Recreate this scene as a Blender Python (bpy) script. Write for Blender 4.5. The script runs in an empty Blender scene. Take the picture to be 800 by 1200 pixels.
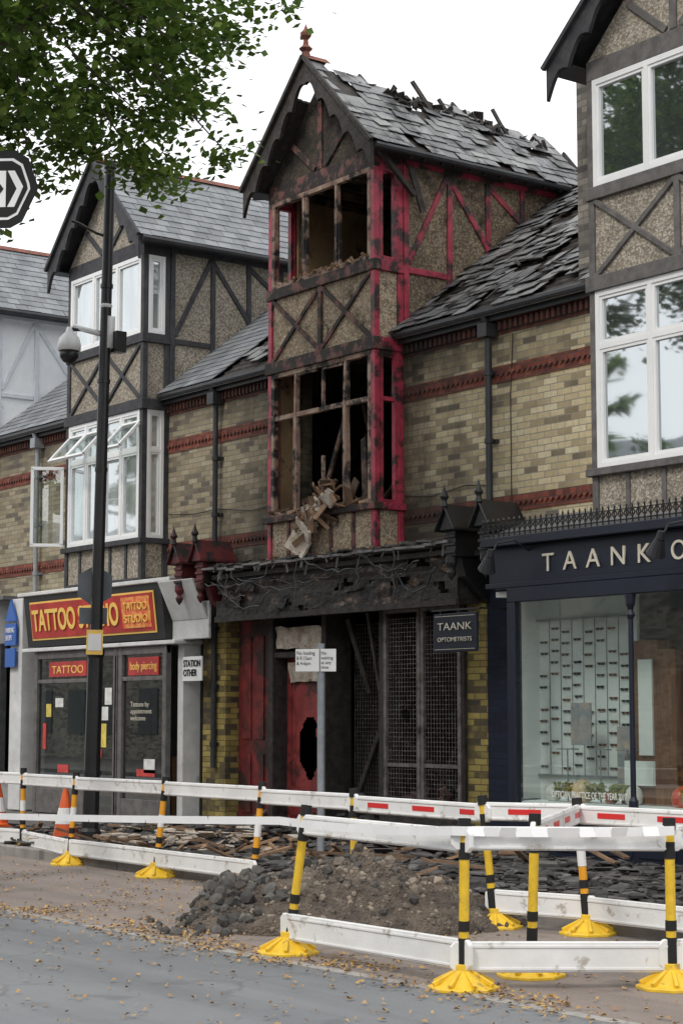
import bpy, bmesh, math, random
from mathutils import Vector, Matrix, noise
random.seed(11)
R=random.random
def U_(a,b): return random.uniform(a,b)
sc=bpy.context.scene
V=Vector
# ------------------------------------------------------------ mesh builder
class MB:
    def __init__(s): s.v=[]; s.f=[]
    def add(s,vs,fs):
        b=len(s.v); s.v+= [tuple(q) for q in vs]; s.f+=[tuple(b+i for i in f) for f in fs]
    BF=[(0,3,2,1),(4,5,6,7),(0,1,5,4),(1,2,6,5),(2,3,7,6),(3,0,4,7)]
    def box(s,x0,x1,y0,y1,z0,z1):
        s.add([(x0,y0,z0),(x1,y0,z0),(x1,y1,z0),(x0,y1,z0),(x0,y0,z1),(x1,y0,z1),(x1,y1,z1),(x0,y1,z1)],s.BF)
    def lbox(s,O,U,N,u0,u1,n0,n1,z0,z1):
        O=V(O);U=V(U);N=V(N);Z=V((0,0,1))
        c=[O+U*a+N*b+Z*k for k in (z0,z1) for a,b in ((u0,n0),(u1,n0),(u1,n1),(u0,n1))]
        s.add(c,s.BF)
    def obox(s,c,size,M=None):
        if M is None: M=Matrix.Identity(3)
        hx,hy,hz=[q/2 for q in size]; c=V(c)
        s.add([c+M@V(p) for p in [(-hx,-hy,-hz),(hx,-hy,-hz),(hx,hy,-hz),(-hx,hy,-hz),(-hx,-hy,hz),(hx,-hy,hz),(hx,hy,hz),(-hx,hy,hz)]],s.BF)
    def beam(s,p0,p1,w,t,nrm):
        p0=V(p0);p1=V(p1);d=(p1-p0); L=d.length; d.normalize(); n=V(nrm); sd=d.cross(n).normalized(); n=sd.cross(d)
        M=Matrix((sd,d,n)).transposed()
        s.obox((p0+p1)/2,(w,L,t),M)
    def cyl(s,p0,p1,r0,r1=None,n=12,cap=True):
        if r1 is None:r1=r0
        p0=V(p0);p1=V(p1);d=(p1-p0).normalized(); a=d.orthogonal().normalized(); b=d.cross(a)
        vs=[];
        for p,r in((p0,r0),(p1,r1)):
            for i in range(n):
                t=2*math.pi*i/n; vs.append(p+a*math.cos(t)*r+b*math.sin(t)*r)
        fs=[(i,(i+1)%n,n+(i+1)%n,n+i) for i in range(n)]
        if cap: fs+=[tuple(range(n-1,-1,-1)),tuple(range(n,2*n))]
        s.add(vs,fs)
    def tube(s,pts,r,n=6):
        for a,b in zip(pts[:-1],pts[1:]): s.cyl(a,b,r,r,n)
    def lathe(s,c,prof,n=12):
        c=V(c); vs=[]
        for r,z in prof:
            for i in range(n):
                t=2*math.pi*i/n; vs.append(c+V((r*math.cos(t),r*math.sin(t),z)))
        fs=[]
        for k in range(len(prof)-1):
            for i in range(n):
                j=(i+1)%n; fs.append((k*n+i,k*n+j,(k+1)*n+j,(k+1)*n+i))
        fs.append(tuple(range(n-1,-1,-1))); m=(len(prof)-1)*n; fs.append(tuple(range(m,m+n)))
        s.add(vs,fs)
    def prism(s,pts,d):
        n=len(pts); d=V(d); vs=[V(p) for p in pts]+[V(p)+d for p in pts]
        s.add(vs,[tuple(range(n-1,-1,-1)),tuple(range(n,2*n))]+[(i,(i+1)%n,n+(i+1)%n,n+i) for i in range(n)])
    def rock(s,c,r):
        M=Matrix.Rotation(U_(0,6.28),3,V((U_(-1,1),U_(-1,1),U_(-1,1))).normalized())
        s.add([V(c)+M@(V(q)*r*U_(.65,1.15)) for q in ICO_V],ICO_F)
    def build(s,name,mat,parent=None,smooth=False,bevel=0):
        me=bpy.data.meshes.new(name); me.from_pydata(s.v,[],s.f); me.update()
        bm=bmesh.new(); bm.from_mesh(me); bmesh.ops.recalc_face_normals(bm,faces=bm.faces); bm.to_mesh(me); bm.free()
        ob=bpy.data.objects.new(name,me); sc.collection.objects.link(ob)
        if mat: me.materials.append(mat)
        if smooth:
            for p in me.polygons: p.use_smooth=True
        if bevel:
            b=ob.modifiers.new('bev','BEVEL'); b.width=bevel; b.segments=1; b.limit_method='ANGLE'
        if parent: ob.parent=parent
        return ob
_b=bmesh.new(); bmesh.ops.create_icosphere(_b,subdivisions=1,radius=1)
_b.verts.ensure_lookup_table(); ICO_V=[tuple(v.co) for v in _b.verts]; ICO_F=[tuple(v.index for v in f.verts) for f in _b.faces]; _b.free()
def empty(name):
    o=bpy.data.objects.new(name,None); sc.collection.objects.link(o); return o
def rmat():
    return Matrix.Rotation(U_(0,6.28),3,V((U_(-1,1),U_(-1,1),U_(-1,1))).normalized())
# ------------------------------------------------------------ materials
def nd(nt,t,ins=None,**pr):
    n=nt.nodes.new(t)
    for k,v in pr.items(): setattr(n,k,v)
    for k,v in (ins or {}).items():
        s=n.inputs[k]
        if isinstance(v,bpy.types.NodeSocket): nt.links.new(v,s)
        else: s.default_value=v
    return n
def c4(c): return (c[0],c[1],c[2],1)
def mix(nt,f,a,b,blend='MIX'):
    n=nt.nodes.new('ShaderNodeMix'); n.data_type='RGBA'; n.blend_type=blend
    for i,v in ((0,f),(6,a),(7,b)):
        if isinstance(v,bpy.types.NodeSocket): nt.links.new(v,n.inputs[i])
        else: n.inputs[i].default_value= v if i==0 else c4(v)
    return n.outputs[2]
def mr(nt,v,a,b,c=0,d=1):
    n=nd(nt,'ShaderNodeMapRange',{0:v,1:a,2:b,3:c,4:d}); n.clamp=True; return n.outputs[0]
def math_(nt,op,a,b=0):
    return nd(nt,'ShaderNodeMath',{0:a,1:b},operation=op).outputs[0]
def base(name):
    m=bpy.data.materials.new(name); m.use_nodes=True; nt=m.node_tree
    return m,nt,nt.nodes['Principled BSDF'],nd(nt,'ShaderNodeTexCoord').outputs['Object']
def noi(nt,co,s,det=4,rough=.6,out='Fac'):
    return nd(nt,'ShaderNodeTexNoise',{'Vector':co,'Scale':s,'Detail':min(det,5),'Roughness':rough}).outputs[out]
def ramp(nt,f,stops):
    cr=nd(nt,'ShaderNodeValToRGB',{0:f}); e=cr.color_ramp.elements
    e[0].position=stops[0][0]; e[0].color=c4(stops[0][1]); e[1].position=stops[-1][0]; e[1].color=c4(stops[-1][1])
    for p,c in stops[1:-1]: q=e.new(p); q.color=c4(c)
    return cr.outputs[0]
def bump(nt,h,st,dist,bs):
    n=nd(nt,'ShaderNodeBump',{'Height':h,'Strength':st,'Distance':dist}); nt.links.new(n.outputs[0],bs.inputs['Normal']); return n
def gen(name,c1,c2,rough=.8,s=6,bst=.3,bs=60,bd=.01,char=0,charc=(.015,.013,.012),chs=2.5,isl=0,metal=0,stretch=None):
    m,nt,b,co=base(name)
    if stretch: co=nd(nt,'ShaderNodeMapping',{'Vector':co,'Scale':stretch}).outputs[0]
    f=mr(nt,noi(nt,co,s,3),.35,.65)
    col=mix(nt,f,c1,c2)
    if isl:
        r=nd(nt,'ShaderNodeNewGeometry').outputs['Random Per Island']
        col=mix(nt,1.0,col,nd(nt,'ShaderNodeCombineColor',{0:mr(nt,r,0,1,1-isl,1+isl),1:mr(nt,r,0,1,1-isl,1+isl),2:mr(nt,r,0,1,1-isl,1+isl*.9)}).outputs[0],'MULTIPLY')
    if char:
        th=.72-.44*char
        cm=mr(nt,noi(nt,co,chs,5,.68),th-.04,th+.06)
        col=mix(nt,cm,col,charc)
    nt.links.new(col,b.inputs['Base Color']); b.inputs['Roughness'].default_value=rough; b.inputs['Metallic'].default_value=metal
    if bst: bump(nt,noi(nt,co,bs,2),bst,bd,b)
    return m
def sootmask(nt,co,amt=1):
    sp=nd(nt,'ShaderNodeSeparateXYZ',{0:co})
    dx=math_(nt,'ABSOLUTE',math_(nt,'ADD',sp.outputs[0],4.4))
    n1=noi(nt,nd(nt,'ShaderNodeMapping',{'Vector':co,'Scale':(1.2,1.2,.6)}).outputs[0],1.4,5,.68)
    a=math_(nt,'ADD',dx,math_(nt,'MULTIPLY',n1,3.6))
    hz=math_(nt,'MULTIPLY',math_(nt,'ABSOLUTE',math_(nt,'SUBTRACT',sp.outputs[2],5.1)),.9)
    a=math_(nt,'SUBTRACT',a,hz)
    return mr(nt,a,2.5,4.2,amt,0)
def brick(name,stops,mort,soot=.8,grey=.6,bh=.075,bw=.225,left=0):
    m,nt,b,co=base(name)
    sp=nd(nt,'ShaderNodeSeparateXYZ',{0:co})
    cc=nd(nt,'ShaderNodeCombineXYZ',{0:math_(nt,'ADD',sp.outputs[0],sp.outputs[1]),1:sp.outputs[2]}).outputs[0]
    kw={'Vector':cc,'Scale':1,'Mortar Size':.006,'Mortar Smooth':.2,'Bias':0,'Brick Width':bw,'Row Height':bh}
    br=nd(nt,'ShaderNodeTexBrick',dict(kw,Color1=(0,0,0,1),Color2=(1,1,1,1),Mortar=(.5,.5,.5,1)))
    g=nd(nt,'ShaderNodeSeparateColor',{0:br.outputs[0]}).outputs[0]
    g=math_(nt,'ADD',g,mr(nt,noi(nt,co,1.0,5,.7),.3,.7,-.25*grey,.25*grey)) 
    col=ramp(nt,g,stops)
    col=mix(nt,br.outputs['Fac'],col,mort)
    col=mix(nt,mr(nt,noi(nt,co,16,4,.7),.3,.7,0,.35),col,tuple(q*.3 for q in mort))
    if soot:
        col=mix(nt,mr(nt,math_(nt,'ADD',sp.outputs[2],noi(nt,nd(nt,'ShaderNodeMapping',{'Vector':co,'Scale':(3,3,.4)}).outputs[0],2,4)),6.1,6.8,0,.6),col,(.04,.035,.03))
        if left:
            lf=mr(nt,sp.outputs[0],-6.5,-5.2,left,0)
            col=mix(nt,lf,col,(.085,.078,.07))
        col=mix(nt,sootmask(nt,co,soot),col,(.026,.022,.019))
    nt.links.new(col,b.inputs['Base Color']); b.inputs['Roughness'].default_value=.9
    h=math_(nt,'SUBTRACT',math_(nt,'MULTIPLY',noi(nt,co,40,2),.5),br.outputs['Fac'])
    bump(nt,h,.5,.012,b)
    return m
def pebble(name,a,b2,soot=0,dirt=.4):
    m,nt,b,co=base(name)
    vo=nd(nt,'ShaderNodeTexVoronoi',{'Vector':co,'Scale':42})
    col=mix(nt,mr(nt,nd(nt,'ShaderNodeSeparateColor',{0:vo.outputs['Color']}).outputs[0],.1,.9),a,b2)
    col=mix(nt,mr(nt,vo.outputs['Distance'],.3,.9,0,.7),col,tuple(q*.3 for q in a))
    col=mix(nt,mr(nt,noi(nt,co,2.2,5,.7),.4,.75,0,dirt),col,(.07,.055,.04))
    if soot: 
        col=mix(nt,mr(nt,noi(nt,co,1.7,5,.72),.64-.3*soot,.74-.2*soot,0,.93),col,(.02,.016,.013))
    nt.links.new(col,b.inputs['Base Color']); b.inputs['Roughness'].default_value=.95
    bump(nt,vo.outputs['Distance'],.6,.012,b)
    return m
def glass_ref(name,basec,f=.4,rough=.03):
    m,nt,b,co=base(name)
    gl=nd(nt,'ShaderNodeBsdfGlossy',{'Color':(.9,.95,.97,1),'Roughness':rough})
    bp=nd(nt,'ShaderNodeBump',{'Height':noi(nt,co,1.2,1),'Strength':.15,'Distance':.03}); nt.links.new(bp.outputs[0],gl.inputs['Normal'])
    col=mix(nt,mr(nt,noi(nt,nd(nt,'ShaderNodeMapping',{'Vector':co,'Scale':(3,3,.5)}).outputs[0],1.5),.4,.6),basec,tuple(q*.6 for q in basec))
    nt.links.new(col,b.inputs['Base Color'])
    ms=nd(nt,'ShaderNodeMixShader',{0:f,1:b.outputs[0],2:gl.outputs[0]})
    nt.links.new(ms.outputs[0],nt.nodes['Material Output'].inputs[0]); return m
def glass_clear(name,tint=(.8,.88,.86),f=.16):
    m,nt,b,co=base(name)
    gl=nd(nt,'ShaderNodeBsdfGlossy',{'Color':(1,1,1,1),'Roughness':.01})
    tr=nd(nt,'ShaderNodeBsdfTransparent',{'Color':c4(tint)})
    ms=nd(nt,'ShaderNodeMixShader',{0:f,1:tr.outputs[0],2:gl.outputs[0]})
    nt.links.new(ms.outputs[0],nt.nodes['Material Output'].inputs[0]); return m
M={}
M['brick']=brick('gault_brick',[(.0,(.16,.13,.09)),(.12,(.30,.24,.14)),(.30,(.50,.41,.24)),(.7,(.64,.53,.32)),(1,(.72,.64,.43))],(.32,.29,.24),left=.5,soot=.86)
M['greybrick']=brick('grey_brick',[(.0,(.09,.085,.08)),(.5,(.24,.22,.19)),(1,(.34,.31,.26))],(.15,.145,.13),soot=0)
M['redbrick']=brick('red_brick',[(0,(.13,.035,.025)),(.5,(.25,.065,.042)),(1,(.30,.09,.055))],(.09,.06,.05),soot=.8,grey=.3,bw=.11)
M['ypier']=brick('yellow_painted_brick',[(0,(.06,.05,.035)),(.35,(.14,.11,.05)),(.65,(.36,.28,.08)),(1,(.46,.36,.11))],(.13,.10,.055),soot=0,grey=2.4)
M['navybrick']=brick('navy_painted_brick',[(0,(.006,.010,.026)),(1,(.012,.019,.045))],(.006,.01,.022),soot=0,grey=.2)
M['peb']=pebble('pebbledash',(.52,.47,.39),(.24,.20,.15))
M['pebw']=gen('white_render',(.84,.86,.88),(.76,.78,.81),.9,2,.5,60,.01,char=.08,charc=(.5,.5,.5),chs=3)
M['pebb']=pebble('burnt_pebbledash',(.64,.53,.38),(.30,.21,.14),soot=.30,dirt=.5)
M['pebc']=pebble('charred_pebbledash',(.40,.31,.21),(.14,.10,.065),soot=.48,dirt=.75)
M['gab']=pebble('blackened_gable',(.14,.11,.085),(.05,.04,.03),soot=.8,dirt=.8)
M['slate']=gen('slate',(.15,.16,.175),(.22,.23,.245),.55,3,.3,30,isl=.22)
M['slateb']=gen('burnt_slate',(.14,.145,.155),(.21,.21,.21),.5,3,.3,30,isl=.4,char=.36)
M['tdark']=gen('dark_timber',(.05,.05,.055),(.025,.025,.03),.7,8,.3,40)
M['tgrey']=gen('grey_timber',(.14,.13,.125),(.085,.08,.078),.7,8,.3,40)
M['twhite']=gen('white_timber',(.66,.70,.74),(.58,.61,.65),.6,8,.2,40)
M['red']=gen('red_paint_burnt',(.50,.05,.09),(.30,.03,.055),.5,7,.4,50,char=.44,charc=(.03,.02,.018),chs=3.2)
M['redc']=gen('red_paint_charred',(.15,.02,.022),(.08,.012,.015),.6,5,.4,50,char=.5,chs=4)
M['redpan']=gen('red_panel_scorched',(.26,.035,.03),(.12,.018,.018),.55,5,.3,50,char=.50,charc=(.04,.02,.016),chs=2)
M['char']=gen('charred_wood',(.022,.019,.017),(.055,.045,.04),.75,9,.6,30,.02)
M['charbr']=gen('scorched_wood',(.20,.13,.09),(.10,.06,.045),.8,6,.5,40,char=.5,chs=5)
M['charred_rail']=gen('charred_painted_rail',(.20,.06,.06),(.16,.10,.07),.75,6,.5,40,char=.62,charc=(.025,.02,.018),chs=4.5)
M['fr_b']=gen('burnt_window_frame',(.42,.31,.23),(.24,.14,.11),.8,5,.4,50,char=.48,chs=3.5)
M['white']=gen('white_upvc',(.82,.82,.82),(.76,.77,.77),.35,2,0)
M['wpaint']=gen('weathered_white_paint',(.66,.66,.65),(.52,.52,.51),.5,3,.1,30,char=.12,charc=(.3,.28,.26),chs=5)
M['intd']=gen('sooty_plaster',(.10,.07,.05),(.03,.024,.02),.95,1.5,.4,20,.03,char=.45)
M['intb']=gen('scorched_plaster',(.36,.25,.13),(.18,.11,.06),.95,1.2,.4,15,.03,char=.3)
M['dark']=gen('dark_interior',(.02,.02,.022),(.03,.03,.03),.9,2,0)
M['navy']=gen('navy_paint',(.006,.009,.020),(.008,.012,.025),.4,3,.1,30)
M['black']=gen('black_paint',(.012,.012,.013),(.02,.02,.021),.4,5,.1,40)
M['gutter']=gen('gutter_black',(.02,.021,.024),(.035,.036,.04),.5,5,.1,40)
M['lead']=gen('lead',(.16,.165,.17),(.10,.10,.105),.6,4,.2,20)
M['terra']=gen('terracotta',(.24,.08,.05),(.13,.055,.04),.85,8,.3,40)
M['greyp']=gen('grey_galvanised',(.25,.27,.29),(.33,.35,.37),.5,10,.1,40,metal=.2)
M['mesh']=gen('burnt_steel',(.20,.18,.17),(.09,.07,.06),.6,8,.2,40,char=.22)
M['gwin']=glass_ref('window_glass',(.05,.06,.065),.55)
M['gdark']=gen('dark_window',(.04,.045,.05),(.06,.065,.07),.6,2,0)
M['gcur']=glass_ref('curtained_window_glass',(.42,.45,.46),.45)
M['gshop']=glass_clear('shop_glass',(.92,.96,.95),.14)
M['gtat']=glass_clear('dark_shop_glass',(.55,.62,.60),.25)
M['yellow']=gen('yellow_plastic',(.80,.52,.03),(.66,.42,.03),.45,12,.1,40,char=.2,charc=(.3,.2,.06),chs=9)
M['amber']=gen('amber_plastic',(.80,.36,.02),(.72,.32,.02),.45,12,0)
M['wplastic']=gen('white_plastic',(.80,.80,.79),(.70,.70,.69),.45,3,.1,30,char=.24,charc=(.42,.39,.34),chs=7)
M['redp']=gen('red_reflective',(.65,.03,.03),(.6,.03,.03),.4,3,0)
M['orange']=gen('orange_plastic',(.75,.12,.02),(.65,.10,.02),.5,5,0)
M['tape']=gen('barrier_tape_film',(.85,.85,.85),(.78,.78,.78),.4,3,0)
M['signw']=gen('sign_white',(.82,.82,.81),(.76,.76,.75),.4,3,0)
M['ink']=gen('sign_black',(.012,.012,.012),(.012,.012,.012),.85,3,0)
M['blue']=gen('sign_blue',(.02,.10,.40),(.02,.10,.36),.4,3,0)
M['sred']=gen('sign_red',(.50,.04,.03),(.30,.02,.02),.5,2,0)
M['syel']=gen('sign_yellow',(.88,.60,.16),(.82,.5,.1),.5,2,0)
M['gold']=gen('brass_lettering',(.66,.62,.52),(.58,.53,.43),.35,4,0,metal=.1)
M['pale']=gen('pale_debris',(.62,.57,.50),(.38,.30,.23),.9,6,.4,30,char=.25,charc=(.12,.08,.05),chs=8,isl=.25)
M['cream']=gen('cream_display',(.88,.90,.87),(.84,.87,.84),.7,1,0)
M['wood']=gen('display_wood',(.26,.12,.06),(.15,.065,.035),.5,3,0,stretch=(8,8,1))
M['bark']=gen('bark',(.10,.085,.065),(.06,.05,.04),.9,8,.8,25,.03)
M['rubble']=gen('rubble_earth',(.17,.135,.105),(.075,.06,.048),.95,5,1.0,45,.05)
M['stones']=gen('rubble_stones',(.22,.18,.145),(.10,.083,.07),.9,5,.4,30,isl=.65)
M['debris']=gen('fire_debris',(.10,.095,.095),(.030,.028,.026),.65,5,.4,30,isl=.7)
M['debrisb']=gen('brown_debris',(.28,.17,.10),(.14,.09,.06),.85,5,.4,30,isl=.5)
def leafmat(name,cols,tl=.35):
    m,nt,b,co=base(name)
    r=nd(nt,'ShaderNodeNewGeometry').outputs['Random Per Island']
    col=ramp(nt,r,[(i/(len(cols)-1),c) for i,c in enumerate(cols)])
    nt.links.new(col,b.inputs['Base Color']); b.inputs['Roughness'].default_value=.55
    if tl:
        tr=nd(nt,'ShaderNodeBsdfTranslucent',{'Color':col})
        ms=nd(nt,'ShaderNodeMixShader',{0:tl,1:b.outputs[0],2:tr.outputs[0]})
        nt.links.new(ms.outputs[0],nt.nodes['Material Output'].inputs[0])
    return m
M['leaf']=leafmat('foliage',[(.05,.10,.014),(.08,.15,.022),(.12,.20,.03),(.19,.27,.05)],.4)
M['fallen']=leafmat('fallen_leaf',[(.30,.16,.05),(.46,.28,.08),(.36,.23,.11),(.20,.10,.04)],0)
def asphalt(name,c1,c2,crack=.35):
    m,nt,b,co=base(name)
    col=mix(nt,mr(nt,noi(nt,co,.7,5,.7),.3,.7),c1,c2)
    sp=mr(nt,noi(nt,co,150,2),.35,.75)
    col=mix(nt,math_(nt,'MULTIPLY',sp,.45),col,tuple(min(1,q*2.0) for q in c2))
    vo=nd(nt,'ShaderNodeTexVoronoi',{'Vector':mix(nt,.25,co,noi(nt,co,2,4,.6,'Color')),'Scale':.4},feature='DISTANCE_TO_EDGE').outputs['Distance']
    msk=mr(nt,noi(nt,co,.35,2),.5,.56)
    col=mix(nt,math_(nt,'MULTIPLY',mr(nt,vo,0,.006,crack,0),msk),col,(.03,.03,.03))
    col=mix(nt,mr(nt,noi(nt,nd(nt,'ShaderNodeMapping',{'Vector':co,'Scale':(.15,1.6,1)}).outputs[0],1.1,4),.45,.7,0,.45),col,tuple(q*.55 for q in c1))
    col=mix(nt,mr(nt,noi(nt,co,1.9,4,.5),.62,.68,0,.35),col,tuple(q*.5 for q in c1))
    nt.links.new(col,b.inputs['Base Color']); b.inputs['Roughness'].default_value=.85
    bump(nt,noi(nt,co,120,2),.5,.006,b); return m
M['road']=asphalt('asphalt',(.125,.13,.14),(.17,.175,.18))
M['strip']=asphalt('worn_brown_tarmac',(.16,.135,.12),(.23,.19,.165),.5)
M['ground']=gen('ground_mat',(.10,.12,.06),(.13,.12,.08),.95,.3,0)
def paving():
    m,nt,b,co=base('paving_slabs')
    br=nd(nt,'ShaderNodeTexBrick',{'Vector':co,'Color1':(.20,.185,.17,1),'Color2':(.15,.14,.13,1),'Mortar':(.05,.045,.04,1),'Scale':1,'Mortar Size':.008,'Brick Width':.6,'Row Height':.45})
    col=mix(nt,mr(nt,noi(nt,co,1.5,5,.7),.34,.62),br.outputs[0],(.045,.04,.037))
    nt.links.new(col,b.inputs['Base Color']); b.inputs['Roughness'].default_value=.65
    bump(nt,br.outputs['Fac'],.4,-.01,b); return m
M['pave']=paving()
M['kerb']=gen('kerb_stone',(.30,.28,.26),(.20,.19,.18),.85,4,.3,30)
M['line']=gen('gutter_stone',(.36,.34,.32),(.25,.24,.22),.7,6,.2,60,char=.35,charc=(.16,.15,.145),chs=5)

def text(parent,name,s,loc,size,mat,fit=None,ext=.006,bold=0,rot=(math.pi/2,0,0),spacing=1):
    cu=bpy.data.curves.new(name,'FONT'); cu.body=s; cu.size=size; cu.extrude=ext; cu.offset=bold; cu.space_character=spacing
    o=bpy.data.objects.new(name,cu); sc.collection.objects.link(o); o.location=loc; o.rotation_euler=rot; cu.materials.append(mat)
    bpy.context.view_layer.update()
    if fit: o.scale.x=fit/max(.01,o.dimensions.x)
    if parent: o.parent=parent
    return o
# ------------------------------------------------------------ ground
def sheet(name,x0,x1,y0,y1,z,mat):
    b=MB(); b.add([(x0,y0,z),(x1,y0,z),(x1,y1,z),(x0,y1,z)],[(0,1,2,3)]); return b.build(name,mat)
sheet('ground',-1500,1500,-1500,1500,-.02,M['ground'])
sheet('road',-300,300,-12.4,-7.1,0,M['road'])
sheet('parking_strip',-300,300,-7.1,-4.28,0.002,M['strip'])
b=MB(); b.box(-300,300,-7.15,-7.05,-.01,.008); b.build('gutter_stones',M['line'])
b=MB()
x=-40
while x<40:
    b.box(x+.004,x+.906,-4.28,-4.15,-.01,.115); x+=.91
b.build('kerb',M['kerb'],bevel=.012)
b=MB(); b.box(-60,60,-4.15,6.5,-.01,.11); b.build('pavement',M['pave'])
b=MB(); b.box(-60,60,-20,-12.4,-.01,.11); b.build('pavement',M['pave'])
# ------------------------------------------------------------ roof helper
def slates(mb,O,Uv,Vv,W,L,sw=.235,ex=.17,keep=None,chaos=.004,drop=0,ang=.012):
    O=V(O);Uv=V(Uv).normalized();Vv=V(Vv).normalized();N=Uv.cross(Vv)
    if N.z<0:N=-N
    rows=int(L/ex); 
    for r in range(rows):
        n=int(W/sw)+2
        for i in range(n):
            u0=i*sw-(sw/2 if r%2 else 0); u1=u0+sw-.006
            u0=max(u0,0);u1=min(u1,W)
            if u1-u0<.03: continue
            v0=r*ex; v1=min(v0+ex*1.9,L)
            if keep and not keep((u0+u1)/2,v0): continue
            if R()<drop: continue
            j=U_(-chaos,chaos); w=U_(-ang,ang); k=U_(-chaos,chaos)*2
            lift=.022+abs(U_(0,chaos))
            if chaos>.01 and R()<.24: w+=U_(-.25,.25); k+=U_(-.10,.02); lift+=.02
            def P(u,v,h): 
                du=u-(u0+u1)/2
                return O+Uv*(u+j-w*(v-v0))+Vv*(v+k+w*du)+N*h
            mb.add([P(u0,v0,lift),P(u1,v0,lift),P(u1,v1,.008),P(u0,v1,.008),P(u0,v0,lift+.008),P(u1,v0,lift+.008),P(u1,v1,.014),P(u0,v1,.014)],MB.BF)
EZ=6.32; RY=2.9; RZ=8.72; SL=(RZ-EZ)/(RY+.2)
def roofz(y): return EZ+(y+.2)*SL
F=-.46
XF=((1,0,0),(0,-1,0))
def barge(mb,p0,p1,depth=.36,amp=.13,n=5,t=.05):
    p0=V(p0);p1=V(p1);S=n*8
    for i in range(S):
        a=p0.lerp(p1,i/S); c=p0.lerp(p1,(i+1)/S)
        da=depth-amp*abs(math.sin(math.pi*n*i/S)); dc=depth-amp*abs(math.sin(math.pi*n*(i+1)/S))
        mb.prism([a,c,c-V((0,0,dc)),a-V((0,0,da))],(0,t,0))
def win(fr,gl,O,Uv,Nv,u0,u1,z0,z1,nl,tz=None,fw=.055,burnt=False,miss=(),dep=.07):
    L=lambda a,b_,c,d,n0=-dep,n1=.0: fr.lbox(O,Uv,Nv,a,b_,n0,n1,c,d)
    L(u0,u1,z0,z0+fw);L(u0,u1,z1-fw,z1);L(u0,u0+fw,z0+fw,z1-fw);L(u1-fw,u1,z0+fw,z1-fw)
    W=(u1-u0)/nl
    for i in range(1,nl):
        if i in miss: continue
        c=u0+W*i
        if burnt:
            o=V(O);Uq=V(Uv);Nq=V(Nv)
            a=U_(-.02,.02); pz=[z0+fw,z0+(z1-z0)*.4,z0+(z1-z0)*.7,z1-fw]
            for q,w in zip(pz[:-1],pz[1:]):
                a2=U_(-.02,.02); fr.beam(o+Uq*(c+a)-Nq*dep/2+V((0,0,q-.01)),o+Uq*(c+a2)-Nq*dep/2+V((0,0,w+.01)),fw*U_(.6,1.15),dep*U_(.8,1),Nq); a=a2
        else: L(c-fw/2,c+fw/2,z0+fw,z1-fw)
    if tz: 
        for i in range(nl):
            L(u0+W*i+fw/2,u0+W*(i+1)-fw/2,tz-fw/2,tz+fw/2,-dep+.004,-.004)
    if burnt:
        for i in range(nl):
            for q,w in (((z0+fw,tz) if tz else (z0+fw,z1-fw)),)+(((tz,z1-fw),) if tz else ()):
                a=u0+W*i+fw/2; c=u0+W*(i+1)-fw/2
                if R()<.7: L(a,a+U_(.015,.035),q,q+(w-q)*U_(.4,1),-dep+.015,-.015)
                if R()<.6: L(c-U_(.015,.035),c,q+(w-q)*U_(0,.5),w,-dep+.015,-.015)
                if R()<.6: L(a,a+(c-a)*U_(.4,1),w-U_(.02,.04),w,-dep+.017,-.017)
    if not burnt and gl:
        for i in range(nl):
            segs=[(z0+fw,z1-fw)] if not tz else [(z0+fw,tz-fw/2),(tz+fw/2,z1-fw)]
            a=u0+W*i+(fw if i==0 else fw/2); c=u0+W*(i+1)-(fw if i==nl-1 else fw/2)
            for (q,w) in segs:
                s=.035
                for bb in ((a,c,q,q+s),(a,c,w-s,w),(a,a+s,q+s,w-s),(c-s,c,q+s,w-s)):
                    L(bb[0],bb[1],bb[2],bb[3],-dep+.01,-.012)
                gl.lbox(O,Uv,Nv,a+s,c-s,-.05,-.042,q+s,w-s)
def lim(u):
    if u<.40: return 1.0
    l=.70+.07*noise.noise(V((u*2.3,0,1)))+.03*math.sin(u*9)+.22*max(0,1-(u-.4)/1.0)
    if u>2.4: l-=.16*(u-2.4)
    return l
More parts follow.
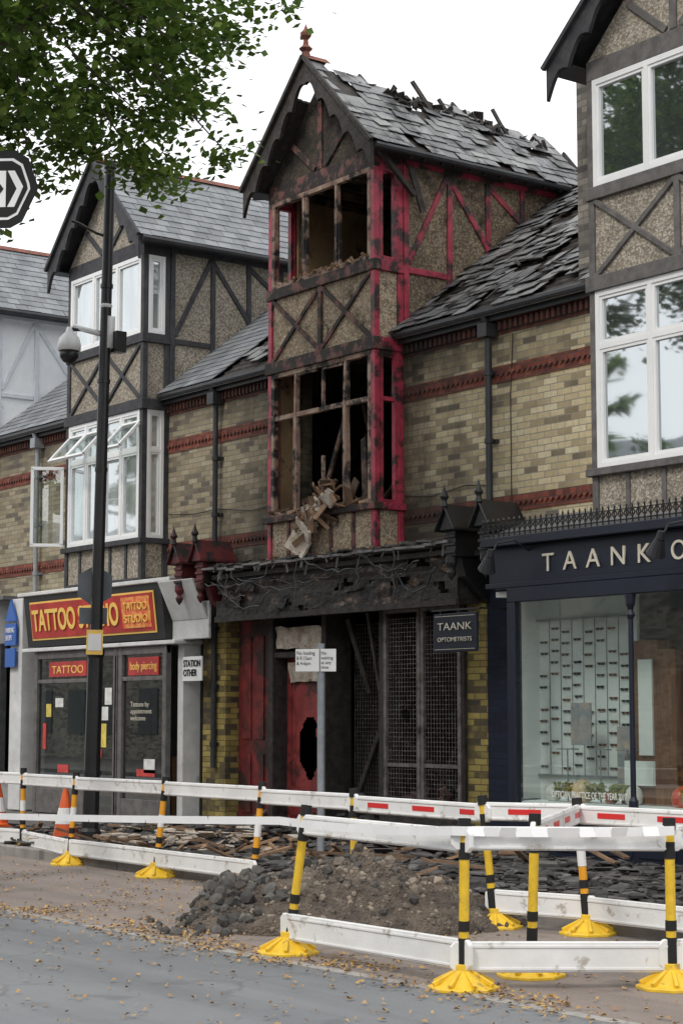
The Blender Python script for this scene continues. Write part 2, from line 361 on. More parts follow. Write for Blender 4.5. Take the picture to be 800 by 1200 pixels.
def house_upper(par,x0,x1,xl,xr,S):
    W=x1-x0; bu=S.get('burnt')
    b=MB()
    b.box(xl,x0+.02,0,.25,3.5,6.22); b.box(x1-.02,xr,0,.25,3.5,6.22)
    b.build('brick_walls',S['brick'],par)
    b=MB()
    b.box(xl,xr,6,6.25,0,8); b.box(xl,xl+.12,.26,6,.1,6.3); b.box(xr-.12,xr,.26,6,.1,6.3)
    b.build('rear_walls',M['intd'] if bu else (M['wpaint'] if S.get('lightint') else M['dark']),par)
    b=MB()
    for (a,c) in ((xl,x0),(x1,xr)):
        if c-a<.05: continue
        for z0,z1 in ((3.94,4.13),(5.46,5.66),(6.03,6.19)):
            b.box(a,c,-.012,.0,z0,z1)
            n=int((c-a)/.09)
            for i in range(n):
                x=a+.045+i*.09
                b.obox((x,-.012,(z0+z1)/2),(.045,.05,.055),Matrix.Rotation(math.pi/4,3,'Y')) if z0<6 else b.box(x-.025,x+.02,-.06,-.011,z0+.04,z1-.02)
            if z0>6: b.box(a,c,-.075,-.011,z1,z1+.03)
    b.build('red_brick_bands',M['redbrick'],par)
    b=MB()
    for (a,c) in ((xl,x0-.03),(x1+.03,xr)):
        if c-a<.05: continue
        b.cyl((a,-.17,EZ-.03),(c,-.17,EZ-.03),.055,.055,10)
        b.box(a,c,-.13,-.105,EZ-.14,EZ+.02)
    b.build('gutter',M['gutter'],par)
    b=MB(); s=MB()
    for (a,c) in ((xl,x0),(x1,xr)):
        if c-a<.05: continue
        b.prism([(a,-.2,EZ-.05),(a,RY,RZ-.05),(a,RY,RZ-.09),(a,-.2,EZ-.09)],(c-a,0,0))
        kp=None; ch=.004; dr=0
        if S.get('roofdam'):
            ch=.018; dr=.14
            kp=lambda u,v: not(noise.noise(V((u*1.4+3,v*1.4,a)))>.20)
        slates(s,(a,-.2,EZ),(1,0,0),(0,RY+.2,RZ-EZ),c-a,math.hypot(RY+.2,RZ-EZ),keep=kp,chaos=ch,drop=dr)
        if S.get('roofdam'):
            for k in range(20):
                v=k*.17+.1; y=-.2+v*(RY+.2)/math.hypot(RY+.2,RZ-EZ); b.box(a,c,y,y+.035,roofz(y)-.05,roofz(y)-.018)
    b.prism([(xl,RY,RZ-.05),(xl,6.3,6.1),(xl,6.3,6.04),(xl,RY,RZ-.11)],(xr-xl,0,0))
    b.build('roof_deck',M['char'] if (bu or S.get('roofdam')) else M['tdark'],par)
    s.build('roof_slates',M['slateb'] if S.get('roofdam') else M['slate'],par)
    fr=MB(); gl=MB(); tm=MB(); tf=MB(); pb=MB(); pb2=MB(); gb=MB()
    O=(x0,F,0); Ux,Nx=XF
    So=(x1,F,0); Us=(0,1,0); Ns=(1,0,0); D=-F
    so=(x0,0,0);us=(0,-1,0);ns=(-1,0,0)
    pb.box(x0+.03,x1-.03,F+.03,0,3.5,4.14)
    pb.box(x0+.03,x1-.03,F+.03,F+.13,6.2,7.2)
    pb.box(x1-.13,x1-.03,F+.13,.0,6.2,7.2); pb.box(x0+.03,x0+.13,F+.13,.0,6.2,7.2)
    for z0,z1,p in ((3.5,3.62,0),(4.12,4.2,.05),(6.1,6.26,.03),(7.1,7.24,.02),(8.42,8.64,.0)):
        tf.box(x0-p,x1+p,F-p,F+.1,z0,z1)
        tm.box(x1-.1,x1+p,F+.1,-.002,z0,z1); tm.box(x0-p,x0+.1,F+.1,-.002,z0,z1)
    cp=.085
    for z0,z1 in ((3.62,4.12),(4.2,6.1),(6.26,7.1),(7.24,8.42)):
        tm.box(x1-cp,x1,F,F+cp,z0,z1); tm.box(x0,x0+cp,F,F+cp,z0,z1)
        tm.box(x1-cp,x1,-.09,-.003,z0,z1); tm.box(x0,x0+cp,-.09,-.003,z0,z1)
    nX=2
    for i in range(nX):
        a=x0+cp+(W-2*cp)*i/nX; c=x0+cp+(W-2*cp)*(i+1)/nX
        tf.beam((a,F+.012,6.26),(c,F+.012,7.1),.06,.03,(0,1,0)); tf.beam((a,F+.009,7.1),(c,F+.009,6.26),.06,.03,(0,1,0))
        if i: tf.box(a-.04,a+.04,F-.005,F+.03,6.26,7.1)
    for i in range(1,5):
        a=x0+W*i/5; tf.box(a-.03,a+.03,F+.005,F+.03,3.62,4.12)
    bt=bool(bu)
    win(fr,gl,O,Ux,Nx,cp,W-cp,4.2,6.1,S['l1'],5.5,fw=.06,burnt=bt,miss=S.get('miss1',()))
    win(fr,gl,O,Ux,Nx,cp,W-cp,7.24,8.42,S['l2'],None,fw=.06,burnt=bt)
    fs=MB() if bt else fr
    win(fs,gl,So,Us,Ns,cp,D-.09,4.2,6.1,1,5.5,fw=.05,burnt=bt)
    win(fs,gl,So,Us,Ns,cp,D-.09,7.24,8.42,1,None,fw=.05,burnt=bt)
    win(fs,gl,so,us,ns,.09,D-cp,4.2,6.1,1,5.5,fw=.05,burnt=bt)
    win(fs,gl,so,us,ns,.09,D-cp,7.24,8.42,1,None,fw=.05,burnt=bt)
    if bt: fs.build('side_window_frames',M['red'],par)
    for sx,off in ((x1,-.11),(x0,.01)):
        y1=2.75
        pb2.prism([(sx+off,0,roofz(0)-.1),(sx+off,0,8.6),(sx+off,y1,8.6)],(.1,0,0))
    xs=x1-.012
    stud=[.04,.75,1.4,2.0]
    for y in stud:
        z0=roofz(y)-.02; tm.box(xs,xs+.03,y-.04,y+.04,z0,8.5)
    tm.box(xs+.002,xs+.034,-.003,2.6,8.5,8.62)
    tm.beam((xs+.012,.08,7.25),(xs+.012,.72,8.48),.075,.03,(1,0,0))
    tm.beam((xs+.012,.75,8.45),(xs+.012,1.4,7.62),.075,.03,(1,0,0))
    tm.beam((xs+.010,1.42,8.45),(xs+.010,1.98,8.06),.075,.03,(1,0,0))
    tm.box(xs+.001,xs+.028,.085,.7,7.12,7.20)
    xc=(x0+x1)/2; go=S.get('go',.25); g0=x0-go; g1=x1+go; GY=F-.25; AP=10.08; EV=8.62
    gb.prism([(x0,F+.02,8.64),(x1,F+.02,8.64),(xc,F+.02,9.85)],(0,.1,0))
    tf.box(xc-.05,xc+.05,F-.005,F+.02,8.64,9.7)
    for q in (-1,1):
        tf.beam((xc+q*.1,F+.005,8.66),(xc+q*.62,F+.005,9.1),.08,.03,(0,1,0))
    bg=MB(); barge(bg,(xc,GY,AP),(g1,GY,EV)); barge(bg,(xc,GY+.004,AP),(g0,GY+.004,EV))
    bg.beam((xc,GY-.02,AP+.02),(g1+.03,GY-.02,EV),.05,.05,(0,1,0)); bg.beam((xc,GY-.02,AP+.02),(g0-.03,GY-.02,EV),.05,.05,(0,1,0))
    bg.build('bargeboards',S['barge'],par)
    LR=4.9; dk=MB(); sl=MB()
    for gx,q in ((g1,1),(g0,-1)):
        top=1.0
        tx=gx+(xc-gx)*top; tz=EV+(AP-EV)*top
        Lh=math.hypot(gx-xc,AP-EV)
        if bu:
            N0=30
            for i in range(N0):
                ya=.05+i*(3.5 if q>0 else 2.9)/N0; yb=ya+(3.5 if q>0 else 2.9)/N0
                f=max(.1,lim(ya)-.05-.09*R())
                if q<0: f*=.8
                a1=gx+(xc-gx)*f; z1=EV+(AP-EV)*f
                dk.prism([(gx,GY+ya,EV-.02),(a1,GY+ya,z1-.02),(a1,GY+ya,z1-.05),(gx,GY+ya,EV-.05)],(0,yb-ya-.002,0))
            def kp(u,v,q=q):
                return v/Lh<(lim(u)-.07-.09*noise.noise(V((u*7,0,3))))*(1 if q>0 else .8) and not (noise.noise(V((u*1.8,v*2.4,5)))>.30 and v>.35)
            slates(sl,(gx,GY,EV),(0,1,0),(xc-gx,0,AP-EV),3.75 if q>0 else 3,Lh,keep=kp,chaos=.011,drop=.035)
        else:
            dk.prism([(gx,GY+.05,EV-.02),(tx,GY+.05,tz-.02),(tx,GY+.05,tz-.05),(gx,GY+.05,EV-.05)],(0,LR,0))
            slates(sl,(gx,GY,EV),(0,1,0),(xc-gx,0,AP-EV),LR,Lh)
    dk.build('dormer_roof_deck',M['char'] if bu else M['tdark'],par)
    sl.build('dormer_slates',M['slateb'] if bu else M['slate'],par)
    rd=MB()
    if not bu:
        y=GY
        while y<GY+LR-.1:
            rd.prism([(xc-.11,y,AP-.04),(xc,y,AP+.05),(xc+.11,y,AP-.04),(xc,y,AP+.0)],(0,.30,0)); y+=.31
        pb2.prism([(x0,4.1,6.4),(x1,4.1,6.4),(x1,4.1,8.6),(xc,4.1,9.9),(x0,4.1,8.6)],(0,.1,0))
    else:
        rd.prism([(xc-.11,GY,AP-.04),(xc,GY,AP+.05),(xc+.11,GY,AP-.04),(xc,GY,AP+.0)],(0,.36,0))
    rd.lathe((xc,GY+.03,AP),[(.07,0),(.05,.08),(.09,.12),(.04,.17),(.03,.24),(.07,.29),(.075,.33),(.03,.38),(.0,.46)],10)
    rd.obox((xc,GY+.03,AP+.30),(.22,.03,.05))
    rd.build('ridge_tiles_and_finial',M['terra'],par)
    gt=MB()
    gt.cyl((g1+.03,GY+.05,EV-.04),(g1+.03,2.6,EV-.04),.045,.045,8)
    gt.box(x1+.0,g1,GY+.06,2.7,EV-.055,EV-.04); gt.box(g0,x0,GY+.06,2.7,EV-.055,EV-.04)
    gt.build('dormer_gutter',M['gutter'],par)
    fr.build('window_frames',S['frame'],par)
    if gl.v: gl.build('window_panes',S['glass'],par)
    tm.build('timber_framing',S['timber'],par,bevel=.006)
    tf.build('front_timbers',S.get('timber_f',S['timber']),par,bevel=.006)
    pb.build('bay_panels',S['peb'],par); pb2.build('dormer_walls',S['peb2'],par); gb.build('gable_panel',S.get('gab',S['peb']),par)
    if not bu:
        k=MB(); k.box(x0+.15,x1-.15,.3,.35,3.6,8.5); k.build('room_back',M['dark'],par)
# ------------------------------------------------------------ houses
std=dict(brick=M['brick'],l1=4,l2=3)
burnt=empty('burnt_terraced_house')
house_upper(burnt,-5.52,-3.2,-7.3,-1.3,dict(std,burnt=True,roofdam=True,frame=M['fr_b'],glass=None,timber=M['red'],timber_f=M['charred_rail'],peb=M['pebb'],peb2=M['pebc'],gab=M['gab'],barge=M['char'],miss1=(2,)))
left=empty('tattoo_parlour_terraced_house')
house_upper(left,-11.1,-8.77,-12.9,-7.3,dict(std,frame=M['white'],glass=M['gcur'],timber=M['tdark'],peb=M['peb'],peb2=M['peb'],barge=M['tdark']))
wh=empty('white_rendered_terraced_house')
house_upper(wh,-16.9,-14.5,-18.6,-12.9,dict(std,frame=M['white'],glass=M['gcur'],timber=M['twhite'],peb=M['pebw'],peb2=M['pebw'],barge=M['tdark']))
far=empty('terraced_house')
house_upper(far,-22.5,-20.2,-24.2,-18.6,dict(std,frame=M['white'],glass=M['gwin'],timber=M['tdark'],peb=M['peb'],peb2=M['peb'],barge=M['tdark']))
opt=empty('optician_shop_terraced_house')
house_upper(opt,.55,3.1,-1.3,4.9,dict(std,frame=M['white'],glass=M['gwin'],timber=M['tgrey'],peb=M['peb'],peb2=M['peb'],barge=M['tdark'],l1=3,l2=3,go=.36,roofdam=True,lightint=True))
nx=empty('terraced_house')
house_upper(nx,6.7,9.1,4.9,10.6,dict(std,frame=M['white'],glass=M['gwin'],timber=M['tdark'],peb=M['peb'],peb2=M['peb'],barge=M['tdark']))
b=MB(); b.box(-.1,.35,.02,2.6,6.3,9.1); b.build('party_wall_stack',M['greybrick'],opt)
for par,xl,xr in ((wh,-18.6,-12.9),(far,-24.2,-18.6),(nx,4.9,10.6)):
    b=MB(); b.box(xl,xl+.5,-.1,.25,.1,3.5); b.box(xr-.5,xr,-.1,.25,.1,3.5); b.box(xl+.5,xr-.5,-.4,.2,.1,.6); b.box(xl+.5,xr-.5,-.5,.2,2.8,3.5)
    b.build('shopfront',M['wpaint'],par)
    b=MB(); b.box(xl+.5,xr-.5,-.33,-.31,.6,2.8); b.build('shop_glass',M['gtat'],par)
    b=MB()
    for i in range(4):
        x=xl+.5+(xr-xl-1)*(i)/3; b.box(x-.04,x+.04,-.39,-.28,.6,2.8)
    b.build('shop_mullions',M['tdark'],par)
    b=MB(); b.box(xl,xr,-.6,.0,3.5,3.56); b.build('lead_flashing',M['lead'],par)
def pipe(par,x,z0,z1,mat,r=.04):
    b=MB(); b.cyl((x,-.1,z0),(x,-.1,z1-.25),r,r,10); b.cyl((x,-.1,z1-.25),(x,-.17,z1-.05),r,r,10)
    b.box(x-.08,x+.08,-.2,-.02,z1-.3,z1-.14)
    z=z0+.3
    while z<z1-.3: b.cyl((x,-.1,z),(x,-.1,z+.06),r*1.35,r*1.35,10); b.box(x-.07,x+.07,-.06,-.001,z+.01,z+.05); z+=.8
    b.build('drainpipe',mat,par,smooth=False)
pipe(burnt,-1.5,3.65,6.3,M['gutter']); pipe(left,-7.35,.9,6.3,M['gutter']); pipe(left,-12.75,3.6,6.3,M['greyp']); pipe(wh,-13.0,.1,3.5,M['greyp'],.05)
# ---- burnt house extras
b=MB()
xc=-4.36
def edge(y): return lim(max(.41,y+.71))-.04
for i in range(14):
    y=-.05+i*.25+U_(-.05,.05)
    k=edge(y)+(U_(-.03,.09) if R()<.65 else U_(.10,.26))
    k=min(k,1)
    b.beam((-2.97,y,8.55),(-2.97+(xc+2.97)*k,y+U_(-.08,.1),8.55+1.46*k),U_(.03,.05),.08,(1,0,1))
for i in range(34):
    y=U_(-.2,3.1); k=edge(y)+U_(-.06,.01); x=-2.97-1.39*k; z=8.62+1.46*k
    b.beam((x,y,z),(x+U_(-.12,.1),y+U_(-.3,.3),z+U_(-.03,.12)),U_(.02,.06),U_(.01,.03),(1,0,0))
for i in range(44):
    y=random.choice([U_(.35,.8),U_(1.7,2.1),U_(.0,3)]); k=edge(y)+U_(-.06,.02); x=-2.97-1.39*k; z=8.62+1.46*k
    b.obox((x,y,z+U_(0,.1)),(U_(.05,.16),U_(.05,.24),.015),rmat())
b.beam((-3.75,2.5,9.1),(-3.95,2.15,9.85),.05,.03,(1,0,0)); b.beam((-3.8,2.5,9.2),(-3.9,2.9,9.62),.05,.03,(1,0,0)); b.beam((-3.8,1.0,9.5),(-3.95,.75,9.95),.06,.03,(1,0,0)); b.beam((-3.8,1.5,9.3),(-3.95,1.2,9.8),.05,.03,(1,0,0))
b.beam((-3.1,-.65,8.75),(-3.1,.1,8.1),.06,.06,(1,0,0)); b.beam((-3.1,.05,8.45),(-3.08,.22,7.9),.09,.03,(1,0,0))
for i in range(34):
    x=U_(-3.0,-.2); y=U_(-.1,2.6); L=U_(.15,.6); a=U_(0,6.28)
    b.beam((x,y,roofz(y)+.05),(x+L*math.cos(a),y+L*math.sin(a)*.6,roofz(y+L*math.sin(a)*.6)+.06),U_(.02,.06),.02,(0,-.6,.8))
b.build('charred_rafters',M['char'],burnt)
b=MB()
b.box(-5.4,-3.3,2.7,2.8,6.4,8.7)
b.box(-5.5,-5.405,F+.14,-.02,4.2,6.1)
b.build('attic_rear_wall',M['intb'],burnt)
b=MB(); b.box(-5.37,-5.33,-.1,2.7,6.4,8.6); b.build('attic_side_lining',M['intb'],burnt)
b=MB(); b.box(-7.18,-1.42,F+.15,6,3.44,3.5); b.box(-5.39,-3.31,F+.14,2.6,6.3,6.38); b.box(-7.18,-1.42,3.6,3.7,.1,6.3); b.box(-5.45,-3.3,F+.12,2.6,8.64,8.66)
b.build('charred_floors',M['intd'],burnt)
b=MB()
for i in range(8):
    x=U_(-5.2,-3.6); b.beam((x,U_(.2,1.2),4.2),(x+U_(-.6,.6),U_(.5,1.5),U_(5.2,6.2)),.05,.05,(0,1,0))
for i in range(6):
    x=-5.3+i*.4; b.beam((x,-.2,8.55),(x+U_(-.1,.1),2.4,8.5),.05,.09,(0,0,1))
b.beam((-4.7,-.2,4.25),(-4.2,-.1,5.6),.06,.03,(0,1,0)); b.beam((-3.6,-.3,4.25),(-3.9,-.1,5.1),.10,.02,(0,1,0))
b.build('fallen_timbers',M['charbr'],burnt)
b=MB()
for i in range(200):
    z,w=random.choice([(7.27,.04),(4.22,.05),(7.27,.04)])
    b.obox((U_(-5.4,-3.3),F+U_(-.03,.25),z+U_(0,w)),(U_(.03,.2),U_(.01,.05),U_(.01,.04)),rmat())
b.build('sill_debris',M['debrisb'],burnt)
def crumple(mb,c,w,h,n=9,amp=.09,seed=0,tilt=0,tx=0):
    vs=[];
    Mt=Matrix.Rotation(tilt,3,'Y')@Matrix.Rotation(tx,3,'X')
    for j in range(n):
        for i in range(n):
            u=(i/(n-1)-.5)*w; v=(j/(n-1)-.5)*h
            nz=noise.noise_vector(V((u*4+seed,v*4,seed)))
            p=V((u,0,v))+nz*amp*1.5+V((0,noise.noise(V((u*9,v*9,seed)))*amp,0))
            vs.append(V(c)+Mt@p)
    mb.add(vs,[(j*n+i,j*n+i+1,(j+1)*n+i+1,(j+1)*n+i) for j in range(n-1) for i in range(n-1)])
b=MB()
b.obox((-4.62,F-.14,3.78),(.42,.03,.24),Matrix.Rotation(.45,3,'Y')@Matrix.Rotation(-.3,3,'X'))
b.obox((-4.45,F-.18,3.95),(.36,.04,.18),Matrix.Rotation(.7,3,'Y')@Matrix.Rotation(.4,3,'X'))
for i in range(16):
    t=R(); b.obox((-4.55+.5*t+U_(-.14,.14),F-.08-U_(0,.12),3.9+.5*t+U_(-.12,.12)),(U_(.1,.28),U_(.015,.05),U_(.05,.16)),Matrix.Rotation(U_(-1.2,1.2),3,'Y')@Matrix.Rotation(U_(-.7,.7),3,'X')@Matrix.Rotation(U_(-.5,.5),3,'Z'))
b.build('hanging_ceiling_debris',M['pale'],burnt)
b=MB()
for i in range(44):
    t=R(); b.obox((-4.5+.5*t+U_(-.2,.25),F-.05-U_(0,.14),3.95+.4*t+U_(-.15,.22)),(U_(.1,.4),U_(.01,.03),U_(.02,.09)),rmat())
crumple(b,(-4.25,F-.12,4.2),.4,.3,seed=7,tilt=-.7,amp=.12)
b.beam((-3.75,F-.02,4.2),(-3.5,F-.05,4.5),.12,.02,(0,1,0)); b.beam((-3.7,F-.0,4.2),(-3.62,F-.1,4.42),.16,.02,(0,1,0))
b.build('broken_laths',M['debrisb'],burnt)
def corbel(par,x,mat,fin=True):
    b=MB(); y1=-.05
    b.box(x-.09,x+.09,-.60,y1,3.42,3.72)
    for s in (-1,1): b.prism([(x,-.7,4.02),(x+s*.17,-.7,3.74),(x+s*.17,-.7,3.70),(x,-.7,3.97)],(0,.6,0))
    b.prism([(x-.12,-.66,3.72),(x+.12,-.66,3.72),(x,-.66,3.95)],(0,.5,0))
    b.prism([(x-.06,-.5,3.42),(x-.06,-.05,3.42),(x-.06,-.05,2.9),(x-.06,-.2,3.0),(x-.06,-.42,3.2)],(.12,0,0))
    b.lathe((x,-.58,3.14),[(0,0),(.04,.05),(.06,.1),(.03,.14),(.07,.2),(.07,.28)],8)
    if fin: b.lathe((x,-.68,3.98),[(.05,0),(.03,.08),(.06,.12),(.03,.17),(0,.27)],8)
    for i in range(3): b.box(x-.10,x+.10,-.62,-.59,3.45+i*.09,3.49+i*.09)
    b.build('scrolled_corbel',mat,par,bevel=.008)
corbel(burnt,-6.95,M['redc']); corbel(left,-7.5,M['redc']); corbel(burnt,-1.62,M['black']); corbel(opt,-1.02,M['black'])
def fasciamat():
    m,nt,b,co=base('burnt_fascia')
    n=noi(nt,nd(nt,'ShaderNodeMapping',{'Vector':co,'Scale':(1,1,1.6)}).outputs[0],2.2,5,.68)
    col=ramp(nt,n,[(.28,(.34,.29,.23)),(.37,(.17,.115,.085)),(.43,(.03,.022,.018)),(.62,(.010,.0095,.009)),(.78,(.055,.05,.048))])
    nt.links.new(col,b.inputs['Base Color']); b.inputs['Roughness'].default_value=.6
    bump(nt,n,.9,.06,b); return m
M['fascia']=fasciamat()
b=MB()
n,mv=130,14; vs=[]; fs=[]
for j in range(mv):
    for i in range(n):
        x=-6.8+5.1*i/(n-1); z=2.93+.62*j/(mv-1)
        d=noise.noise(V((x*4,z*5,2)))*.02+noise.noise(V((x*12,z*12,4)))*.01
        if 5<j<9: d+=.02
        if j==0: z+=noise.noise(V((x*5,0,9)))*.05
        vs.append((x,-.42+d,z))
for j in range(mv-1):
    for i in range(n-1):
        x=-6.8+5.1*i/(n-1)
        if noise.noise(V((x*2.2,j*.28,7)))>.34: continue
        fs.append((j*n+i,j*n+i+1,(j+1)*n+i+1,(j+1)*n+i))
b.add(vs,fs)
b.build('burnt_fascia_board',M['fascia'],burnt)
b=MB(); b.box(-6.8,-1.7,-.27,-.1,2.9,3.5); b.box(-6.8,-1.7,-.45,-.40,2.88,2.95); b.box(-6.8,-1.7,-.50,-.44,3.46,3.52)
for i in range(14):
    x=-6.7+i*.38; b.box(x,x+.05,-.39,-.27,2.95,3.5)
b.build('fascia_backing',M['char'],burnt)
b=MB()
for i in range(12):
    x=U_(-6.6,-1.9); crumple(b,(x,-.46,U_(3.05,3.4)),U_(.12,.4),U_(.08,.22),n=6,amp=.03,seed=i*3,tilt=U_(-.4,.4),tx=U_(-.3,.3))
b.build('peeling_boards',M['fascia'],burnt)
b=MB()
for i in range(26):
    x=-6.85+i*.2; b.obox((x+.1,-.34,3.57+noise.noise(V((x*2,0,0)))*.03),(.215,.58,.03),Matrix.Rotation(U_(-.06,.06),3,'Y')@Matrix.Rotation(-.06+U_(-.04,.04),3,'X'))
b.build('lead_ledge',gen('scorched_lead',(.22,.21,.20),(.08,.075,.07),.55,3,.4,25,.03,char=.25,chs=3),burnt)
b=MB()
for i in range(300):
    x=U_(-6.8,-1.7); b.obox((x,U_(-.6,-.05),3.60+U_(-.01,.05)),(U_(.04,.26),U_(.02,.10),U_(.008,.03)),Matrix.Rotation(U_(0,3),3,'Z')@Matrix.Rotation(U_(-.3,.3),3,'X'))
for i in range(26):
    x=U_(-6.8,-1.7); b.beam((x,-.6,3.6),(x+U_(-.1,.1),-.62,3.6-U_(.04,.22)),U_(.01,.05),.01,(0,1,0))
b.build('ledge_debris',M['debris'],burnt)
b=MB()
for i in range(22):
    x=U_(-6.6,-2.2); b.obox((x,U_(-.6,-.2),3.62+U_(-.01,.05)),(U_(.08,.35),U_(.02,.05),U_(.01,.03)),Matrix.Rotation(U_(0,3),3,'Z')@Matrix.Rotation(U_(-.3,.3),3,'Y'))
b.build('ledge_laths',M['debrisb'],burnt)
b=MB()
for i in range(12):
    x=U_(-6.7,-2.6); L=U_(.5,1.8); sag=U_(.06,.30); z=U_(3.35,3.62); y=-.66+U_(-.04,.04); z2=z+U_(-.2,.1); ph=U_(0,9)
    pts=[(x+L*t/12,y+.03*math.sin(t+ph),z+(z2-z)*t/12-sag*4*(t/12)*(1-t/12)+.02*math.sin(t*1.9+ph)) for t in range(13)]
    b.tube(pts,U_(.005,.010),5)
for (x,z,L) in ((-4.6,3.6,.5),(-2.6,3.55,.6),(-6.2,3.5,.35),(-3.3,3.5,.3)):
    b.tube([(x+.03*math.sin(t*1.3),-.65,z-L*t/8) for t in range(9)],.008,5)
b.tube([(-3.15,-.03,4.3),(-2.6,-.03,4.25),(-2.0,-.03,4.32),(-1.6,-.03,4.28)],.008,5); b.tube([(-8.7,-.03,4.55),(-8.0,-.03,4.5),(-7.4,-.03,4.52),(-6.5,-.03,4.42),(-5.6,-.03,4.5)],.008,5)
b.tube([(-1.2,-.03,3.9),(-1.2,-.03,5.3),(-1.15,-.03,6.0)],.007,5)
b.build('hanging_cables',M['black'],burnt)
b=MB(); b.box(-7.7,-7.12,-.05,.25,.1,3.46); b.box(-2.0,-1.62,-.05,.25,.1,3.46); b.build('yellow_brick_piers',M['ypier'],burnt)
b=MB(); b.box(-1.61,-.95,-.055,.25,.1,3.42); b.build('navy_brick_pier',M['navybrick'],opt)
b=MB(); b.box(-7.11,-6.12,.16,.2,.12,2.95)
for i in range(3): b.box(-7.0+i*.31,-6.78+i*.31,.14,.16,.3,1.1); b.box(-7.0+i*.31,-6.78+i*.31,.14,.16,1.3,2.7)
b.build('red_panelling',M['redpan'],burnt)
b=MB(); b.box(-6.12,-6.02,-.02,.4,.12,2.95); b.box(-4.92,-4.82,-.02,.4,.12,2.95); b.box(-6.02,-4.92,.0,.38,2.38,2.46); b.box(-3.6,-3.5,-.1,.2,.12,2.95)
b.build('charred_door_frame',M['char'],burnt,bevel=.01)
b=MB(); crumple(b,(-5.45,.0,2.64),1.05,.30,seed=21,amp=.03); crumple(b,(-5.5,.14,2.2),.75,.28,seed=25,amp=.02); b.build('peeling_transom_board',M['pale'],burnt)
d=MB(); dx0,dx1=-6.02,-4.92
HX,HZ=-5.50,1.2
n=30;m_=60
vs=[];fs=[];
for j in range(m_+1):
    for i in range(n+1):
        vs.append((dx0+(dx1-dx0)*i/n,.22,.14+2.24*j/m_))
for j in range(m_):
    for i in range(n):
        x=dx0+(dx1-dx0)*(i+.5)/n; z=.14+2.24*(j+.5)/m_
        q=math.hypot((x-HX)/.23,(z-HZ)/.42)+noise.noise(V((x*7,z*7,0)))*.35
        if q>1: fs.append((j*(n+1)+i,j*(n+1)+i+1,(j+1)*(n+1)+i+1,(j+1)*(n+1)+i))
d.add(vs,fs)
for a,c,e,g in ((dx0+.12,dx1-.12,.3,.34),(dx0+.12,dx1-.12,.62,.66),(dx0+.12,dx0+.16,.34,.62),(dx1-.16,dx1-.12,.34,.62),(dx0+.05,dx0+.12,.2,2.3)): d.box(a,c,.2,.219,e,g)
d.build('burnt_red_door',gen('door_red',(.40,.07,.065),(.25,.04,.04),.45,4,.2,40,char=.38,charc=(.08,.03,.025),chs=2.6),burnt)
b=MB(); b.box(-6.1,-4.9,1.2,1.25,.12,2.4); b.build('dark_hall',M['dark'],burnt)
b=MB()
b.beam((-4.65,.2,.2),(-3.95,.5,2.1),.07,.05,(0,1,0)); b.beam((-4.1,.3,.2),(-3.75,.2,1.4),.05,.05,(0,1,0)); b.beam((-3.95,.0,2.9),(-3.8,.2,1.3),.05,.03,(0,1,0)); b.beam((-4.5,.1,2.85),(-4.3,.3,1.9),.08,.03,(0,1,0))
b.box(-2.02,-1.98,-.1,.0,.12,2.95)
for i in range(8): b.beam((U_(-4.5,-2.2),U_(.4,2),.15),(U_(-4.5,-2.2),U_(.4,2),U_(.6,2.6)),.05,.05,(0,1,0))
b.build('fallen_beams',M['char'],burnt)
b=MB()
for x in (-3.48,-2.83,-2.76,-2.08): b.box(x,x+.055,-.12,-.07,.15,2.9)
for z in (.15,1.0,2.86):
    b.box(-3.425,-2.83,-.118,-.073,z,z+.045); b.box(-2.705,-2.08,-.118,-.073,z,z+.045)
b.build('grille_frame',M['mesh'],burnt)
b=MB()
for a,c in ((-3.42,-2.83),(-2.7,-2.08),(-4.75,-3.95)):
    dy=0 if a>-4 else .5
    x=a
    while x<c: b.box(x,x+.006,-.1+dy,-.094+dy,.2,2.8); x+=.055
    z=.2
    while z<2.8: b.box(a,c,-.093+dy,-.088+dy,z,z+.006); z+=.055
b.build('grille_mesh',M['mesh'],burnt)
b=MB()
for i in range(320):
    x=U_(-6.9,-2.1); y=U_(-.1,2.5); b.obox((x,y,.14+U_(0,.45)*(R()**2)),(U_(.05,.4),U_(.03,.2),U_(.01,.05)),rmat())
b.build('interior_debris',M['debris'],burnt)
b=MB()
for i in range(90):
    b.obox((U_(-3.4,-2.1),U_(.0,1.2),.14+U_(0,.6)),(U_(.03,.15),U_(.03,.15),U_(.01,.08)),rmat())
b.build('scorched_stock',gen('stock',(.35,.06,.05),(.3,.28,.25),.8,9,0,isl=.6,char=.3),burnt)
b=MB(); b.box(-3.5,-2.05,-.13,-.06,.12,.5); b.build('stall_riser',M['char'],burnt)
# ---- tattoo parlour shopfront
b=MB(); b.box(-12.4,-7.75,-.6,-.02,3.5,3.56); b.box(-12.4,-7.75,-.5,-.02,2.62,2.68); b.build('white_cornice',M['wpaint'],left,bevel=.01)
b=MB(); b.prism([(-12.25,-.56,3.5),(-12.25,-.1,3.5),(-12.25,-.1,2.7),(-12.25,-.46,2.7)],(4.2,0,0)); b.build('sign_board',M['black'],left)
def face(x,z,off):
    y=-.46-(z-2.7)/.8*.10
    return (x,y-off,z)
def slab(mb,x0,x1,z0,z1,off,t=.01):
    mb.prism([face(x0,z0,off),face(x1,z0,off),face(x1,z1,off),face(x0,z1,off)],(0,-t,0))
b=MB(); slab(b,-12.05,-8.25,2.80,3.40,.002); b.build('sign_border',M['syel'],left)
b=MB(); slab(b,-12.02,-8.28,2.83,3.37,.013); b.build('sign_field',M['sred'],left)
b=MB(); slab(b,-9.15,-8.35,2.88,3.33,.024); b.build('sign_logo',gen('logo_red',(.7,.05,.04),(.8,.42,.1),.5,14,0),left)
